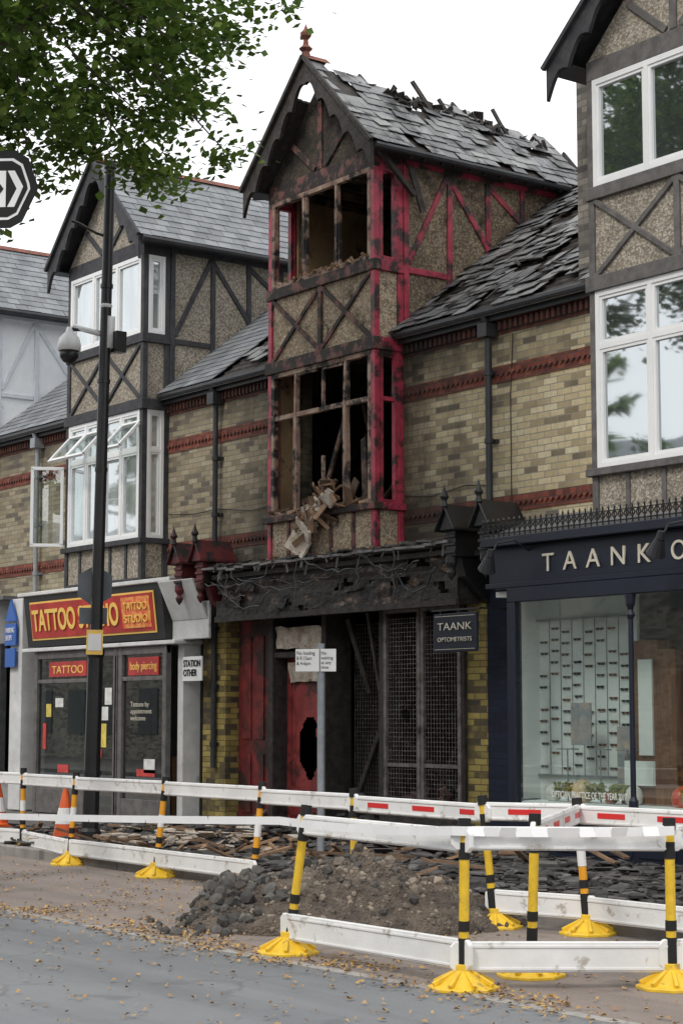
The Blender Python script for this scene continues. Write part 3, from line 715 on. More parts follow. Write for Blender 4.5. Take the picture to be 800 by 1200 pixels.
rt=(math.pi/2+.125,0,0)
text(left,'sign_text','TATTOO STUDIO',face(-11.95,2.95,.035),.46,M['syel'],fit=2.7,bold=.01,rot=rt)
text(left,'logo_text','TATTOO',face(-9.08,3.14,.045),.16,M['syel'],fit=.66,rot=rt); text(left,'logo_text','STUDIO',face(-9.08,2.96,.045),.16,M['syel'],fit=.66,rot=rt)
b=MB()
for x in (-12.0,-10.15,-9.5,-9.35,-8.1): b.box(x-.05,x+.05,-.45,-.36,.12,2.62)
b.box(-12.05,-8.05,-.44,-.37,2.5,2.62); b.box(-12.0,-10.1,-.44,-.37,.12,.5); b.box(-9.4,-8.1,-.44,-.37,.12,.42); b.box(-12.0,-10.15,-.44,-.38,2.12,2.18); b.box(-9.35,-8.1,-.44,-.38,2.12,2.18)
b.box(-9.5,-9.44,-.45,-.37,.12,2.5)
b.build('shop_frames',M['tgrey'],left,bevel=.006)
b=MB(); b.box(-11.95,-10.2,-.405,-.395,.5,2.5); b.box(-10.1,-9.55,-.405,-.395,.12,2.5); b.box(-9.3,-8.15,-.405,-.395,.42,2.5); b.build('shop_glass',M['gtat'],left)
b=MB(); b.box(-12.6,-7.8,3.0,3.1,.1,2.9); b.box(-12.7,-12.6,-.3,3,.1,2.9); b.box(-12.6,-7.8,-.3,3,2.85,2.9); b.build('shop_walls',gen('shop_wall',(.42,.42,.40),(.28,.28,.26),.8,1,0),left)
b=MB(); b.box(-11.6,-11.0,.6,1.2,.1,1.1); b.box(-9.9,-8.6,.8,1.4,.1,1.0); b.box(-10.6,-10.5,.2,.8,.1,2.0); b.build('shop_counter',M['wood'],left)
b=MB()
for (x,y,z,w,h) in ((-12.2,2.95,1.3,.5,.7),(-11.5,2.95,1.4,.4,.6),(-10.9,2.95,1.2,.5,.7),(-10.2,2.95,1.5,.4,.5)): b.box(x,x+w,y,y+.03,z,z+h)
b.build('framed_pictures',M['signw'],left)
b=MB(); b.box(-9.15,-8.3,-.425,-.407,2.2,2.46); b.build('window_sticker',M['sred'],left)
text(left,'window_lettering','body piercing',(-9.1,-.428,2.28),.17,M['syel'],fit=.75,ext=.002)
b=MB(); b.box(-11.6,-10.4,-.425,-.407,2.22,2.45); b.build('window_sticker',M['sred'],left)
text(left,'window_lettering','TATTOO',(-11.5,-.428,2.27),.17,M['syel'],fit=1.0,ext=.002)
def post_(name,cs,lst):
    b=MB()
    for (x,z,w,h) in lst: b.box(x,x+w,-.412,-.407,z,z+h)
    b.build(name,gen(name,cs,tuple(q*.7 for q in cs),.5,9,0),left)
post_('window_poster_yellow',(.75,.6,.12),((-10.0,1.15,.2,.35),(-11.7,1.6,.16,.2))); post_('window_poster_white',(.75,.75,.72),((-10.05,1.55,.3,.2),(-9.85,1.78,.2,.25),(-11.4,1.75,.25,.14),(-8.7,.8,.3,.2)))
post_('window_poster_red',(.6,.06,.05),((-10.05,1.0,.12,.12),(-11.3,.75,.35,.12),(-8.9,.75,.5,.1),(-11.8,1.1,.1,.4)))
text(left,'window_lettering','Tattoos by\nappointment\nwelcome',(-9.1,-.41,1.75),.10,M['gold'],fit=.6,ext=.001)
b=MB(); b.box(-7.98,-7.84,-.3,.0,.12,3.5); b.box(-8.05,-7.1,-.35,-.3,2.68,3.2); b.prism([(-8.04,-.62,3.5),(-7.12,-.62,3.5),(-7.12,-.36,2.95),(-8.04,-.36,2.95)],(0,.05,0))
b.box(-12.9,-12.5,-.45,.0,.12,3.5)
b.build('white_pilasters',M['wpaint'],left,bevel=.01)
b=MB(); b.box(-7.83,-7.80,0,.9,.12,2.7); b.box(-8.0,-7.1,.6,.64,.12,2.7); b.build('side_door_recess',M['black'],left)
b=MB(); b.box(-7.80,-7.3,-.33,-.31,2.1,2.44) ; b.build('small_notice',M['signw'],left)
text(left,'notice_text','STATION\nOTHER',(-7.77,-.337,2.30),.13,M['ink'],fit=.44,ext=.002,bold=.003)
b=MB(); b.box(-12.97,-12.58,-.52,-.49,2.75,3.1); b.box(-12.95,-12.6,-.52,-.49,2.4,2.7); b.build('blue_wall_signs',M['blue'],left)
b=MB(); b.prism([(-12.97,-.52,3.14),(-12.58,-.52,3.14),(-12.78,-.52,3.5)],(0,.03,0)); b.build('blue_warning_sign',M['blue'],left)
text(left,'sign_text','PARKING\nSHOPS',(-12.93,-.527,2.95),.12,M['signw'],fit=.3,ext=.002)
b=MB(); g=MB()
def sash(cx,cy,cz,w,h,Mr):
    for (u,v,a,c) in ((0,h/2,w,.05),(0,-h/2,w,.05),(-w/2,0,.05,h),(w/2,0,.05,h)):
        b.obox(V((cx,cy,cz))+Mr@V((u,0,v)),(a+(.05 if a>c else 0),.045,c),Mr)
    g.obox((cx,cy,cz),(w-.05,.01,h-.05),Mr)
for k in (0,1,3):
    sash(-11.015+.54*(k+.5)+.02,F-.17,5.72,.5,.52,Matrix.Rotation(-.75,3,'X'))
sash(-11.1-.14,F-.24,4.85,.46,1.2,Matrix.Rotation(1.05,3,'Z'))
b.build('open_sashes',M['white'],left,bevel=.004); g.build('open_sash_glass',M['gshop'],left)
# ---- optician shopfront
b=MB()
b.box(-.95,4.6,-.66,-.02,3.0,3.06); b.box(-.95,4.6,-.72,-.02,3.46,3.56)
b.box(-.95,4.6,-.60,-.02,3.06,3.46)
b.box(-.6,4.6,-.66,-.3,.12,.62); b.box(-.6,4.6,-.69,-.3,.62,.68); b.box(-.6,4.6,-.66,-.55,2.84,3.0)
b.box(-.6,-.47,-.66,-.55,.68,2.84)
for x in (-.2,.4,1.0,1.6,2.2): b.box(x-.25,x+.25,-.675,-.66,.2,.55)
b.build('navy_shopfront',M['navy'],opt,bevel=.008)
b=MB(); b.lathe((1.24,-.62,.68),[(.05,0),(.05,.08),(.03,.12),(.028,1.9),(.045,1.95),(.025,2.0),(.05,2.06),(.06,2.16)],12); b.box(3.2,3.26,-.66,-.6,.68,2.84); b.build('slender_column',M['navy'],opt,smooth=False)
b=MB(); b.box(-.47,1.2,-.62,-.61,.68,2.84); b.box(1.28,3.2,-.62,-.61,.68,2.84); b.build('shop_glass',M['gshop'],opt)
text(opt,'fascia_lettering','TAANK',(-.07,-.612,3.15),.28,M['gold'],ext=.008,spacing=1.9,fit=1.6)
text(opt,'fascia_lettering','OPTOMETRISTS',(1.80,-.612,3.15),.28,M['gold'],ext=.008,spacing=1.5,fit=2.6)
text(opt,'glass_lettering','OPTICIAN PRACTICE OF THE YEAR 2017',(.05,-.625,.76),.1,M['signw'],fit=1.1,ext=.001)
b=MB(); b.box(-.95,.62,.10,.14,.68,2.9); b.box(-.95,4.5,-.5,.3,2.92,2.98); b.box(-.6,3.2,-.58,.10,.62,.7); b.box(1.5,4.5,2.2,2.3,.1,3); b.box(-.95,-.9,-.3,.1,.7,2.9)
b.build('display_back',M['cream'],opt)
b=MB(); b.box(.62,.95,.05,.3,.7,2.4); b.box(1.0,1.25,.0,.3,.7,2.3); b.box(1.3,1.6,.1,.4,.7,2.5); b.box(.7,3.2,-.25,.04,.7,.9); b.build('display_cabinets',M['wood'],opt)
b=MB(); b.box(.70,.9,.02,.045,1.2,2.2); b.box(1.32,1.55,.07,.095,1.1,2.3); b.box(.8,1.2,-.3,-.26,.9,1.15); b.build('display_mirrors',M['cream'],opt)
b=MB(); b2=MB()
for i in range(8):
    zt=U_(-.04,.04)
    for j in range(13):
        x=-.82+i*.18+U_(-.012,.012); z=1.05+j*.125+zt
        if R()<.25 or x>.55: continue
        q_=b if R()<.6 else b2
        for q in (-.03,.03):
            q_.lathe((x+q,.085,z),[(0,-.002),(.02,-.002),(.02,.006),(0,.006)],6)
            q_.obox((x+q,.085,z),(.042,.006,.026))
        q_.obox((x,.085,z+.008),(.13,.006,.006))
b.build('spectacles_display',M['tdark'],opt); b2.build('spectacles_display_brown',M['wood'],opt)
b=MB()
for z in (1.0,2.72): b.box(-.9,.6,.05,.098,z-.05,z-.03)
for i in range(9): b.cyl((-.91+i*.18,.092,.96),(-.91+i*.18,.092,2.7),.005,.005,5)
# stands on the sill
for x in (-.15,.35,.75): b.cyl((x,-.2,.7),(x,-.2,1.25),.008,.008,6); b.box(x-.12,x+.12,-.25,-.15,1.25,1.262)
b.build('display_rails',M['greyp'],opt)
b=MB(); b.box(-.05,.25,-.24,-.22,1.3,1.75); b.box(.5,.68,-.1,-.09,.9,1.5); b.build('display_poster',gen('poster_photo',(.55,.42,.34),(.25,.3,.35),.4,6,0),opt)
def vmat(n,c): return gen(n,c,tuple(q*.8 for q in c),.3,2,0)
for k,(x,r,c) in enumerate(((-.25,.09,(.75,.72,.66)),(.2,.12,(.7,.5,.3)),(.95,.1,(.8,.78,.72)),(.62,.07,(.35,.12,.06)),(1.6,.1,(.7,.1,.05)),(2.0,.08,(.8,.8,.8)))):
    b=MB(); b.lathe((x,-.32,.7),[(r*.5,0),(r*.9,r*.3),(r,r),(r*.8,r*1.6),(r*.3,r*2),(0,r*2.05)],14)
    b.build('display_vase',vmat('vase',c),opt,smooth=True)
b=MB()
for cx in (.45,.8,1.8,-.05):
    for i in range(90):
        a=U_(0,6.28); r=U_(.02,.12); p=V((cx+r*math.cos(a),-.36+r*math.sin(a),.76+U_(0,.14)))
        b.obox(p,(.03,.002,.05),rmat())
b.build('display_plants',gen('plants',(.06,.14,.03),(.35,.30,.05),.6,20,0),opt)
b=MB()
b.box(-.95,4.6,-.70,-.685,3.59,3.605); b.box(-.95,4.6,-.70,-.685,3.70,3.71)
x=-.93
while x<4.6:
    b.box(x-.006,x+.006,-.70,-.688,3.56,3.74); b.lathe((x,-.694,3.72),[(0,0),(.018,.025),(0,.06)],4)
    for q in (-1,1): b.beam((x,-.694,3.62),(x+q*.035,-.694,3.66),.01,.01,(0,1,0)); b.beam((x+q*.035,-.694,3.66),(x,-.694,3.72),.01,.01,(0,1,0))
    x+=.085
b.build('iron_cresting',M['black'],opt)
b=MB(); b.prism([(-.92,-.70,3.562),(-.92,-.0,3.84),(-.92,0,3.562)],(5.6,0,0)); b.build('lead_canopy',M['lead'],opt)
b=MB()
for x in (-.55,1.95,3.4):
    pts=[(x+.25,-.6,3.40),(x+.24,-.8,3.50),(x+.18,-.98,3.46),(x+.1,-1.02,3.30)]
    b.tube(pts,.012,6); b.cyl((x+.1,-1.02,3.32),(x,-.98,3.18),.045,.10,12); b.cyl((x+.13,-1.03,3.39),(x+.1,-1.02,3.32),.035,.045,12)
b.build('fascia_spotlights',M['gutter'],opt)
hs=empty('hanging_shop_sign')
b=MB(); b.box(-1.9,-1.15,-.62,-.58,2.33,2.77); b.build('panel',M['navy'],hs,bevel=.006)
b=MB(); b.box(-1.87,-1.18,-.626,-.62,2.36,2.365); b.box(-1.87,-1.18,-.626,-.62,2.735,2.74); b.build('border',M['gold'],hs)
b=MB(); b.box(-1.95,-1.1,-.61,-.59,2.8,2.82); b.cyl((-1.8,-.6,2.77),(-1.8,-.6,2.8),.008); b.cyl((-1.25,-.6,2.77),(-1.25,-.6,2.8),.008); b.box(-1.12,-1.1,-.6,-.05,2.8,2.82); b.build('bracket',M['black'],hs)
text(hs,'lettering','TAANK',(-1.82,-.63,2.58),.12,M['gold'],fit=.6,ext=.002); text(hs,'lettering','OPTOMETRISTS',(-1.82,-.63,2.45),.07,M['gold'],fit=.6,ext=.002)
# ------------------------------------------------------------ opposite row (seen in reflections)
orow=empty('brick_terrace')
b=MB(); b.box(-70,40,-28,-20.5,0,6.5); b.build('walls',M['greybrick'],orow)
b=MB(); b.prism([(-70,-20.2,6.4),(-70,-24.2,9.2),(-70,-28.2,6.4)],(110,0,0)); b.build('roof',M['slate'],orow)
b=MB()
x=-69
while x<39:
    for z in (1,4.2): b.box(x,x+1.3,-20.5,-20.45,z,z+1.6)
    x+=2.6
b.build('windows',M['gdark'],orow)
# ------------------------------------------------------------ trees
def tree(name,base_,H,cen,rh,rv,ncl,per,ls,trunk_r=.2,seed=1,gap=-.18):
    random.seed(seed)
    par=empty(name); bx,by=base_; tb=MB()
    cz=cen
    pts=[V((bx,by,0)),V((bx+.05,by,H*.25)),V((bx-.05,by+.05,cz-rv*.6)),V((bx,by,cz+rv*.3))]
    rr=[trunk_r*1.3,trunk_r,trunk_r*.8,trunk_r*.35]
    for i in range(3): tb.cyl(pts[i],pts[i+1],rr[i],rr[i+1],12)
    C=V((bx,by,cz)); cl=[]
    while len(cl)<ncl:
        d=V((U_(-1,1),U_(-1,1),U_(-1,1)))
        if d.length>1 or d.length<.3: continue
        k=1+.26*noise.noise(d.normalized()*3+V((seed,0,0)))
        p=C+V((d.x*rh*k,d.y*rh*k,d.z*rv*k))
        if noise.noise(p*.9+V((seed*3,0,0)))<gap: continue
        cl.append(p)
    for i in range(14):
        a=2*math.pi*i/14+U_(-.2,.2); e=U_(.0,.9); s=pts[1].lerp(pts[3],U_(.5,1))
        end=C+V((math.cos(a)*rh*.8*math.cos(e),math.sin(a)*rh*.8*math.cos(e),math.sin(e)*rv*.8-.4))
        mid=s.lerp(end,.5)+V((0,0,.3)); tb.cyl(s,mid,.07,.045,7); tb.cyl(mid,end,.045,.015,6)
    for p in cl[::2]:
        q=p.lerp(C,.28)+V((U_(-.2,.2),U_(-.2,.2),-.1)); tb.cyl(q,p,.014,.005,4,cap=False)
    tb.build('trunk_and_limbs',M['bark'],par)
    lb=MB()
    for p in cl:
        r=U_(.22,.42); fl=U_(.4,.75)
        for i in range(per):
            o=V((random.gauss(0,r*.6),random.gauss(0,r*.6),random.gauss(0,r*fl*.6)))
            c=p+o; s=ls*U_(.6,1.2)
            ax=V((U_(-1,1),U_(-1,1),U_(-.9,.25))).normalized(); sd=ax.cross(V((U_(-.5,.5),U_(-.5,.5),1))).normalized(); nn=ax.cross(sd)
            lb.add([c,c+ax*s*.45+sd*s*.42+nn*s*.08,c+ax*s,c+ax*s*.45-sd*s*.42+nn*s*.08],[(0,1,2,3)])
    me=bpy.data.meshes.new('leaves'); me.from_pydata(lb.v,[],lb.f); me.materials.append(M['leaf'])
    o=bpy.data.objects.new('leaves',me); sc.collection.objects.link(o); o.parent=par
    return par
tree('maple_tree',(-2.35,-6.6),9,10.4,3.6,3.8,760,105,.11,.19,seed=5,gap=-.22)
tree('lime_tree',(-17,-15),9,8.5,3.4,3.8,100,60,.28,.22,seed=8)
tree('lime_tree',(-30,-15.5),9,8.5,3.6,4.0,100,60,.28,.22,seed=9)
random.seed(3)
# ------------------------------------------------------------ street furniture
lp=empty('cctv_lamp_column'); X,Y=-5.4,-3.1
b=MB(); b.lathe((X,Y,.11),[(.13,0),(.13,.12),(.10,.16),(.095,2.2),(.11,2.24),(.11,2.3),(.075,2.36),(.065,8.3),(.08,8.32),(.08,8.4),(.0,8.45)],16)
for z in (.9,4.6,5.7,6.9): b.lathe((X,Y,z),[(.11 if z<2 else .08,0),(.11 if z<2 else .08,.05)],14)
rgt=V((.596,.803,0))
P=V((X,Y,7.55)); b.tube([P,P-rgt*.15+V((0,0,.05)),P-rgt*.35+V((0,0,.16)),P-rgt*.46+V((0,0,.2))],.018,8)
P=V((X,Y,6.32)); b.tube([P,P-rgt*.3+V((0,0,.06)),P-rgt*.42+V((0,0,.06))],.03,8); b.obox(P+rgt*.17-V((0,0,.1)),(.14,.14,.26))
b.build('column',M['black'],lp,smooth=False)
c=P-rgt*.44
b=MB(); b.lathe((c.x,c.y,c.z-.22),[(.14,0),(.145,.08),(.12,.17),(.05,.24),(.04,.3)],16); b.tube([P-rgt*.05,P-rgt*.4+V((0,0,.09))],.035,8); b.obox(P+rgt*.05+V((0,0,.02)),(.1,.1,.4)); b.lathe((P.x,P.y,P.z+.3),[(.05,0),(.08,.05),(.05,.12)],12); b.build('camera_housing',M['white'],lp,smooth=True)
b=MB(); b.lathe((c.x,c.y,c.z-.38),[(0,0),(.07,.02),(.115,.08),(.125,.16)],16); b.build('camera_dome',M['black'],lp,smooth=True)
fw=V((-.803,.596,0)); R53=Matrix.Rotation(math.radians(53.4),3,'Z')
b=MB()
b.prism([V((X,Y,3.2))+fw*.12+R53@V((math.cos(t*math.pi/3+.5)*.24-.05,0,math.sin(t*math.pi/3+.5)*.26)) for t in range(6)],fw*.02)
b.obox(V((X,Y,2.83))+fw*.12-rgt*.06,(.34,.02,.2),R53); b.build('sign_backs',gen('sign_back_grey',(.10,.115,.13),(.14,.15,.17),.5,3,0),lp)
b=MB(); b.obox(V((X,Y,2.5))-fw*.12,(.2,.01,.30),R53); b.build('notice_plate',M['syel'],lp)
b=MB(); b.obox(V((X,Y,2.5))-fw*.128,(.16,.01,.2),R53); b.build('notice_label',M['signw'],lp)
B_=Matrix.Translation((X,Y,.1)); lp.matrix_world=B_@Matrix.Rotation(.016,4,fw)@B_.inverted()
ps=empty('loading_restriction_sign'); X,Y=-1.5,-2.5; Rz=Matrix.Rotation(math.radians(40),3,'Z'); q=Rz@V((1,0,0))
b=MB(); b.cyl((X,Y,.1),(X,Y,2.38),.04,.04,14); b.build('post',M['greyp'],ps,smooth=False)
b=MB(); b.obox(V((X,Y-.06,2.2))-q*.10,(.26,.015,.24),Rz); b.obox(V((X,Y-.06,2.2))+q*.13,(.17,.015,.24),Rz); b.build('plates',M['signw'],ps,bevel=.003)
rz=(math.pi/2,0,math.radians(40))
pp=V((X,Y-.072,2.26))-q*.21; text(ps,'plate_text','No loading\n8-9.15am\n& 4-6pm',pp,.055,M['ink'],fit=.2,ext=.001,rot=rz)
pp=V((X,Y-.072,2.26))+q*.06; text(ps,'plate_text','No\nwaiting\nat any\ntime',pp,.05,M['ink'],fit=.13,ext=.001,rot=rz)
ar=empty('one_way_arrow_sign'); X,Y=-.55,-6.8; C=V((X,Y,6.4)); Zr=Matrix.Rotation(math.radians(50),3,'Z')
def fp(u,v,o): return C+Zr@V((u,-o,v))
def poly(pts,o,t,mat,name):
    b=MB(); b.prism([fp(u,v,o) for u,v in pts],Zr@V((0,-t,0))); b.build(name,mat,ar)
o1=[(-.38,-.32),(-.3,-.36),(.08,-.36),(.19,-.30),(.33,.0),(.32,.06),(.24,.29),(.13,.36),(-.3,.36),(-.38,.32)]
sc_=lambda k,dx=0:[(u*k+dx,v*k) for u,v in o1]
poly(o1,0,.02,M['ink'],'plate'); poly(sc_(.80),.021,.003,M['signw'],'outline'); poly(sc_(.73),.025,.003,M['ink'],'field')
poly([(-.28,-.17),(.04,-.17),(.04,.17),(-.28,.17)],.029,.003,M['signw'],'arrow_body'); poly([(.055,-.17),(.12,-.17),(.20,.02),(.12,.17),(.055,.17),(.14,.0)],.029,.003,M['signw'],'arrow_head')
poly([(-.12,-.10),(-.08,-.14),(.02,0),(-.08,.14),(-.12,.10),(-.05,0)],.033,.003,M['ink'],'chevron')
b=MB(); pb_=C+Zr@V((-.45,.1,0)); b.cyl((pb_.x,pb_.y,0),(pb_.x,pb_.y,7.2),.06,.05,14); b.obox(C+Zr@V((-.2,.03,0)),(.6,.03,.05),Zr); b.build('column',M['greyp'],ar)
def cone(name,x,y,z,h=.62):
    p=empty(name); b=MB(); b.lathe((x,y,z),[(.17,.03),(.15,.05),(.03,h),(.0,h)],16); b.box(x-.2,x+.2,y-.2,y+.2,z,z+.035); b.build('body',M['orange'],p)
    b=MB(); b.lathe((x,y,z),[(.122,.2),(.122,.201),(.082,.39),(.08,.391)],16); b.build('sleeve',M['signw'],p)
cone('traffic_cone',-5.75,-3.25,.11); cone('traffic_cone',-8.9,-2.6,.11)
def post(par,x,y,lean=(0,0),amb=False,z=0):
    b=MB(); tp=V((x+lean[0],y+lean[1],1.0+z)); bt=V((x,y,z)); L=lambda a:bt.lerp(tp,a)
    ym=M['amber'] if amb else M['yellow']
    b.cyl(L(.06),L(.93),.03,.03,12); b.build('post',ym,par,smooth=False)
    b=MB(); b.cyl(L(.93),L(1.0),.04,.038,12); 
    for a,c in ((.76,.86),(.34,.40),(.08,.30)): b.cyl(L(a),L(c),.034,.034,12)
    b.build('post_sleeves',M['ink'],par)
    if amb:
        b=MB(); b.cyl(L(.5),L(.62),.033,.033,12); b.build('reflector',M['signw'],par)
    b=MB(); prof=[(.215,0),(.215,.022),(.17,.035),(.09,.09),(.055,.11),(.05,.15)]
    b.lathe((x,y,z),prof,8)
    a0=U_(0,1)
    for i in range(8):
        a=a0+i*math.pi/4; b.beam((x+.05*math.cos(a),y+.05*math.sin(a),z+.105),(x+.19*math.cos(a),y+.19*math.sin(a),z+.036),.025,.028,(0,0,1))
    b.build('foot',M['yellow'],par,bevel=.004)
    return tp,bt
def board(par,p0,p1,z0,z1,mat,name='board',red=False,ext=.08):
    p0=V(p0);p1=V(p1);d=(p1-p0);d.z=0;d.normalize(); n=V((0,0,1)).cross(d)
    p0=p0-d*ext;p1=p1+d*ext; n=n*.016; p0.z+=U_(-.015,.015); p1.z+=U_(-.015,.015)
    b=MB(); c=.03
    L=[p0+V((0,0,z0+c)),p0+d*c+V((0,0,z0)),p1-d*c+V((0,0,z0)),p1+V((0,0,z0+c)),p1+V((0,0,z1-c)),p1-d*c+V((0,0,z1)),p0+d*c+V((0,0,z1)),p0+V((0,0,z1-c))]
    b.prism([v-n for v in L],n*2); b.build(name,mat,par,bevel=.006)
    b=MB(); zz=(z1-z0)
    for f in (.12,.84):
        for s in (-1,1):
            a=p0+d*.1+n*s*1.15; e=p1-d*.1+n*s*1.15
            b.beam(a+V((0,0,z0+zz*f)),e+V((0,0,z0+zz*f)),.012,.008,n)
    b.build('board_ribs',mat,par)
    if red:
        b=MB(); Ln=(p1-p0).length; k=int(Ln/.3); dd=(p1-p0)/Ln
        for i in range(1,k,2):
            a=p0+dd*(i*.3); e=p0+dd*(i*.3+.28)
            for s in (-1,1):
                o=n*s*1.08
                b.beam(a+o+V((0,0,z1-.07)),e+o+V((0,0,z1-.07)),.04,.003,n)
        b.build('red_reflective_strips',M['redp'],par)
PT={1:(-5.44,-3.98,0,0),2:(-3.6,-4.35,.04,.05),3:(-1.68,-4.42,.06,.08),4:(.17,-4.5,.06,.08),5:(4.1,-6.84,.09,.09),6:(6.09,-6.97,.02,.0),7:(6.8,-5.96,.0,.0),8:(5.92,-6.28,.03,.02),9:(2.0,-4.7,.0,.0),10:(3.76,-4.68,-.08,-.05),11:(4.5,-4.42,-.06,-.04),12:(7.6,-4.45,0,0),13:(-7.3,-4.4,0,0)}
tops={}
def barrier(a,c=None,top=True,bot=True,amb=False,red=False,name='roadworks_barrier',bz=(.10,.28)):
    par=empty(name); x,y,lx,ly=PT[a][:4]
    if a not in tops: tops[a]=post(par,x,y,(lx,ly),amb)
    if c:
        x2,y2,l2,m2=PT[c][:4]
        if top: board(par,(x+lx*.85,y+ly*.85,0),(x2+l2*.85,y2+m2*.85,0),.81,.95,M['wplastic'],red=red)
        if bot: board(par,(x,y,0),(x2,y2,0),bz[0],bz[1],M['wplastic'])
    return par
barrier(13,1,amb=True); barrier(1,2,amb=True); barrier(2,3,amb=True); barrier(3,4,amb=True); barrier(4,9,amb=True,bot=False,red=False)
barrier(9,10,bot=False,red=True); barrier(10,11,red=True); barrier(11,12,red=True,amb=True)
barrier(5,6); barrier(6,7); barrier(8,11,bot=False,red=True); barrier(7,12,bot=True); barrier(12)
def tape(pts,w=.07):
    b=MB(); N_=14
    for (p,q,sag) in pts:
        p=V(p);q=V(q)
        for i in range(N_):
            def at(t): 
                v=p.lerp(q,t); v.z-=sag*4*t*(1-t); return v
            a=at(i/N_); c=at((i+1)/N_); tw=.012*math.sin(i*1.7)
            b.add([a+V((tw,0,-w/2)),c+V((tw,0,-w/2)),c+V((-tw,0,w/2)),a+V((-tw,0,w/2))],[(0,1,2,3)])
    b.build('barrier_tape',M['tape'])
tape([((-9.5,-6.2,.52),(4.15,-6.95,.90),.05),((4.15,-6.95,.90),(6.1,-7.06,.93),.02),((6.1,-7.06,.93),(6.88,-6.0,.93),.01)],.055)
# ------------------------------------------------------------ rubble
rm=empty('rubble_mound'); cx,cy=2.85,-5.35; A=V((.596,.803)).normalized(); B=V((-A.y,A.x))
def mh(a,c):
    r=math.hypot(a/1.35,c/1.0); h=.55*max(0,1-r)**.8 if r<1 else 0
    h+=max(0,.20-.33*math.hypot((a+.95)/.6,c/.7))*.9
    if h>0: h+= .07*noise.noise(V((a*3,c*3,0)))+.05*noise.noise(V((a*8,c*8,0)))+.025*noise.noise(V((a*22,c*22,0)))
    return h
b=MB(); n=190; vs=[]
for j in range(n):
    for i in range(n):
        a=-2.1+4.0*i/(n-1); c=-1.4+2.8*j/(n-1); h=mh(a,c); vs.append((cx+A.x*a+B.x*c,cy+A.y*a+B.y*c,-.015+h*1.0+(.02 if h>0 else 0)))
b.add(vs,[(j*n+i,j*n+i+1,(j+1)*n+i+1,(j+1)*n+i) for j in range(n-1) for i in range(n-1)]); b.build('earth',M['rubble'],rm,smooth=False)
b=MB()
for i in range(3000):
    a=random.gauss(-.05,.68); c=random.gauss(0,.52); h=mh(a,c)
    if h<=0 and R()<.8: continue
    r=.006+.024*R()**3
    if R()<.012: r=U_(.035,.07)
    b.rock((cx+A.x*a+B.x*c,cy+A.y*a+B.y*c,max(h,0)+r*.2),r)
b.build('stones',M['stones'],rm)
b=MB()
for i in range(130):
    a=random.gauss(-.95,.26); c=random.gauss(-.2,.28); h=mh(a,c); r=U_(.02,.075); b.rock((cx+A.x*a+B.x*c,cy+A.y*a+B.y*c,max(h,0)+r*.2),r)
for i in range(70):
    a=random.gauss(.1,.6); c=random.gauss(-.1,.4); h=mh(a,c); r=U_(.02,.05); b.rock((cx+A.x*a+B.x*c,cy+A.y*a+B.y*c,max(h,0)+r*.2),r)
b.build('asphalt_lumps',gen('asphalt_lump',(.10,.095,.09),(.05,.046,.043),.85,5,.4,30,isl=.5),rm)
fd=empty('fire_debris_pile')
b=MB(); b2=MB(); b3=MB()
for i in range(4600):
    x=random.choice([U_(-8.5,7),U_(-3,7),random.gauss(-3.5,1.6),random.gauss(-2,2)]); y=U_(-4.1,-.5)
    hh=.14*max(0,1-abs(y+1.6)/1.6)*max(0,1-abs(x+3.5)/4)
    s=U_(.04,.24); b.obox((x,y,.115+U_(0,.05)+hh*R()*2),(s,s*U_(.2,.8),U_(.006,.02)),Matrix.Rotation(U_(0,6.3),3,'Z')@Matrix.Rotation(U_(-.5,.5),3,'X'))
for i in range(170):
    x=random.gauss(-3,2); y=U_(-3.9,-.7); s=U_(.08,.7); b2.obox((x,y,.16+U_(0,.12)),(s,U_(.02,.07),.025),Matrix.Rotation(U_(0,6.3),3,'Z')@Matrix.Rotation(U_(-.4,.4),3,'Y'))
for i in range(90):
    x=random.gauss(-3.4,.8); y=random.gauss(-2.8,.5); s=U_(.06,.28); b3.obox((x,y,.15+U_(0,.16)),(s,s*U_(.4,.9),.015),Matrix.Rotation(U_(0,6.3),3,'Z')@Matrix.Rotation(U_(-.6,.6),3,'X'))
b.build('slate_fragments',M['debris'],fd); b2.build('timber_fragments',M['debrisb'],fd); b3.build('pale_fragments',M['pale'],fd)
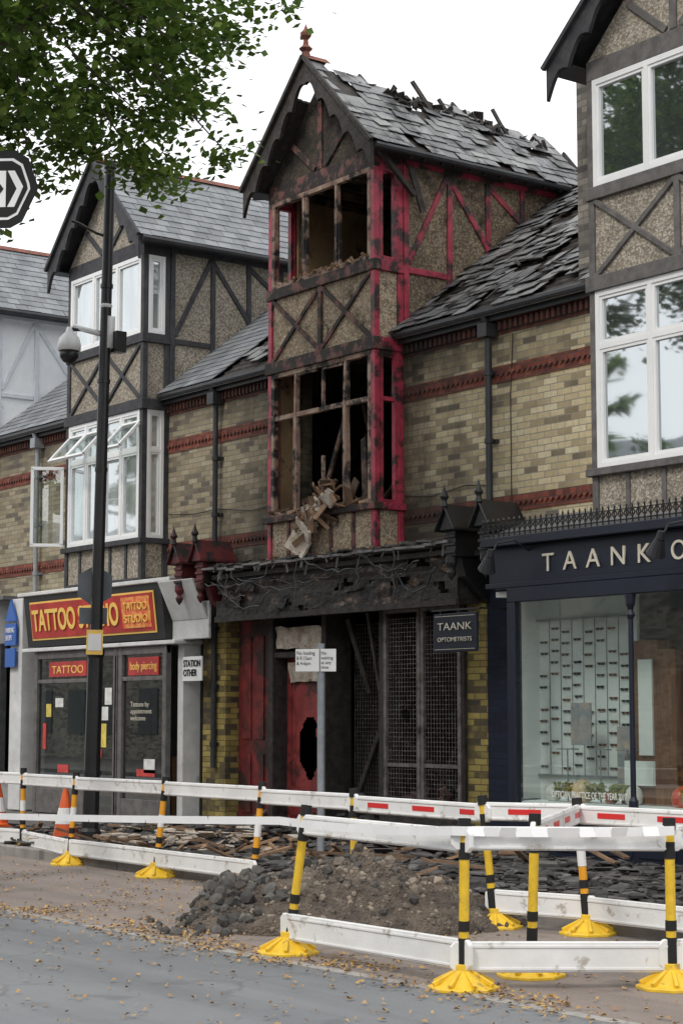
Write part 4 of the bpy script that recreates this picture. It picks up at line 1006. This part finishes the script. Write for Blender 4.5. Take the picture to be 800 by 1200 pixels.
# fallen leaves
b=MB()
for i in range(9500):
    t=R()
    if t<.5: x=U_(-10,9); y=-7.0+random.gauss(0,.22)
    elif t<.85: x=U_(-9,9); y=U_(-7,-4.4)
    else: x=U_(-6,9); y=U_(-11,-7.2)
    if t<.85 and noise.noise(V((x*1.0,y*1.0,3)))<-.02 and R()<.8: continue
    s=U_(.018,.046); a=U_(0,6.28); q=V((math.cos(a),math.sin(a),0)); w=V((-q.y,q.x,0)); c=V((x,y,.012))
    b.add([c,c+q*s*.5+w*s*.4+V((0,0,U_(0,.02))),c+q*s+V((0,0,U_(0,.015))),c+q*s*.5-w*s*.4+V((0,0,U_(0,.02)))],[(0,1,2,3)])
b.build('fallen_leaves',M['fallen'])
# ------------------------------------------------------------ light
w=bpy.data.worlds.new("World"); sc.world=w; w.use_nodes=True; nt=w.node_tree; bg=nt.nodes['Background']
SD=V((.2,-.75,.85)).normalized()
sky=nd(nt,'ShaderNodeTexSky',sky_type='NISHITA'); sky.sun_disc=False
sky.sun_elevation=math.asin(SD.z); sky.sun_rotation=math.atan2(SD.x,SD.y); sky.dust_density=3
tc=nd(nt,'ShaderNodeTexCoord').outputs['Generated']
cl=mr(nt,noi(nt,tc,2.2,4),.3,.7)
cloud=mix(nt,cl,(9.2,9.4,9.7),(11.2,11.3,11.4))
hs_=nd(nt,'ShaderNodeHueSaturation',{'Saturation':.35,'Color':sky.outputs[0]}).outputs[0]
nt.links.new(mix(nt,.88,hs_,cloud),bg.inputs[0]); bg.inputs[1].default_value=.145
sun=bpy.data.lights.new('sun','SUN'); sun.energy=1.5; sun.angle=math.radians(11); sun.color=(1,.95,.88)
so_=bpy.data.objects.new('sun',sun); sc.collection.objects.link(so_); so_.rotation_euler=SD.to_track_quat('Z','Y').to_euler()
# ------------------------------------------------------------ camera
cam=bpy.data.cameras.new('camera'); co=bpy.data.objects.new('camera',cam); sc.collection.objects.link(co)
co.location=(14.7,-14.26,1.6); co.rotation_euler=(math.radians(90+6.26),0,math.radians(53.4))
cam.sensor_fit='VERTICAL'; cam.sensor_height=36; cam.lens=65.67; cam.clip_end=4000; cam.clip_start=.1
sc.camera=co
sc.view_settings.view_transform='Standard'; sc.view_settings.look='None'; sc.view_settings.exposure=0
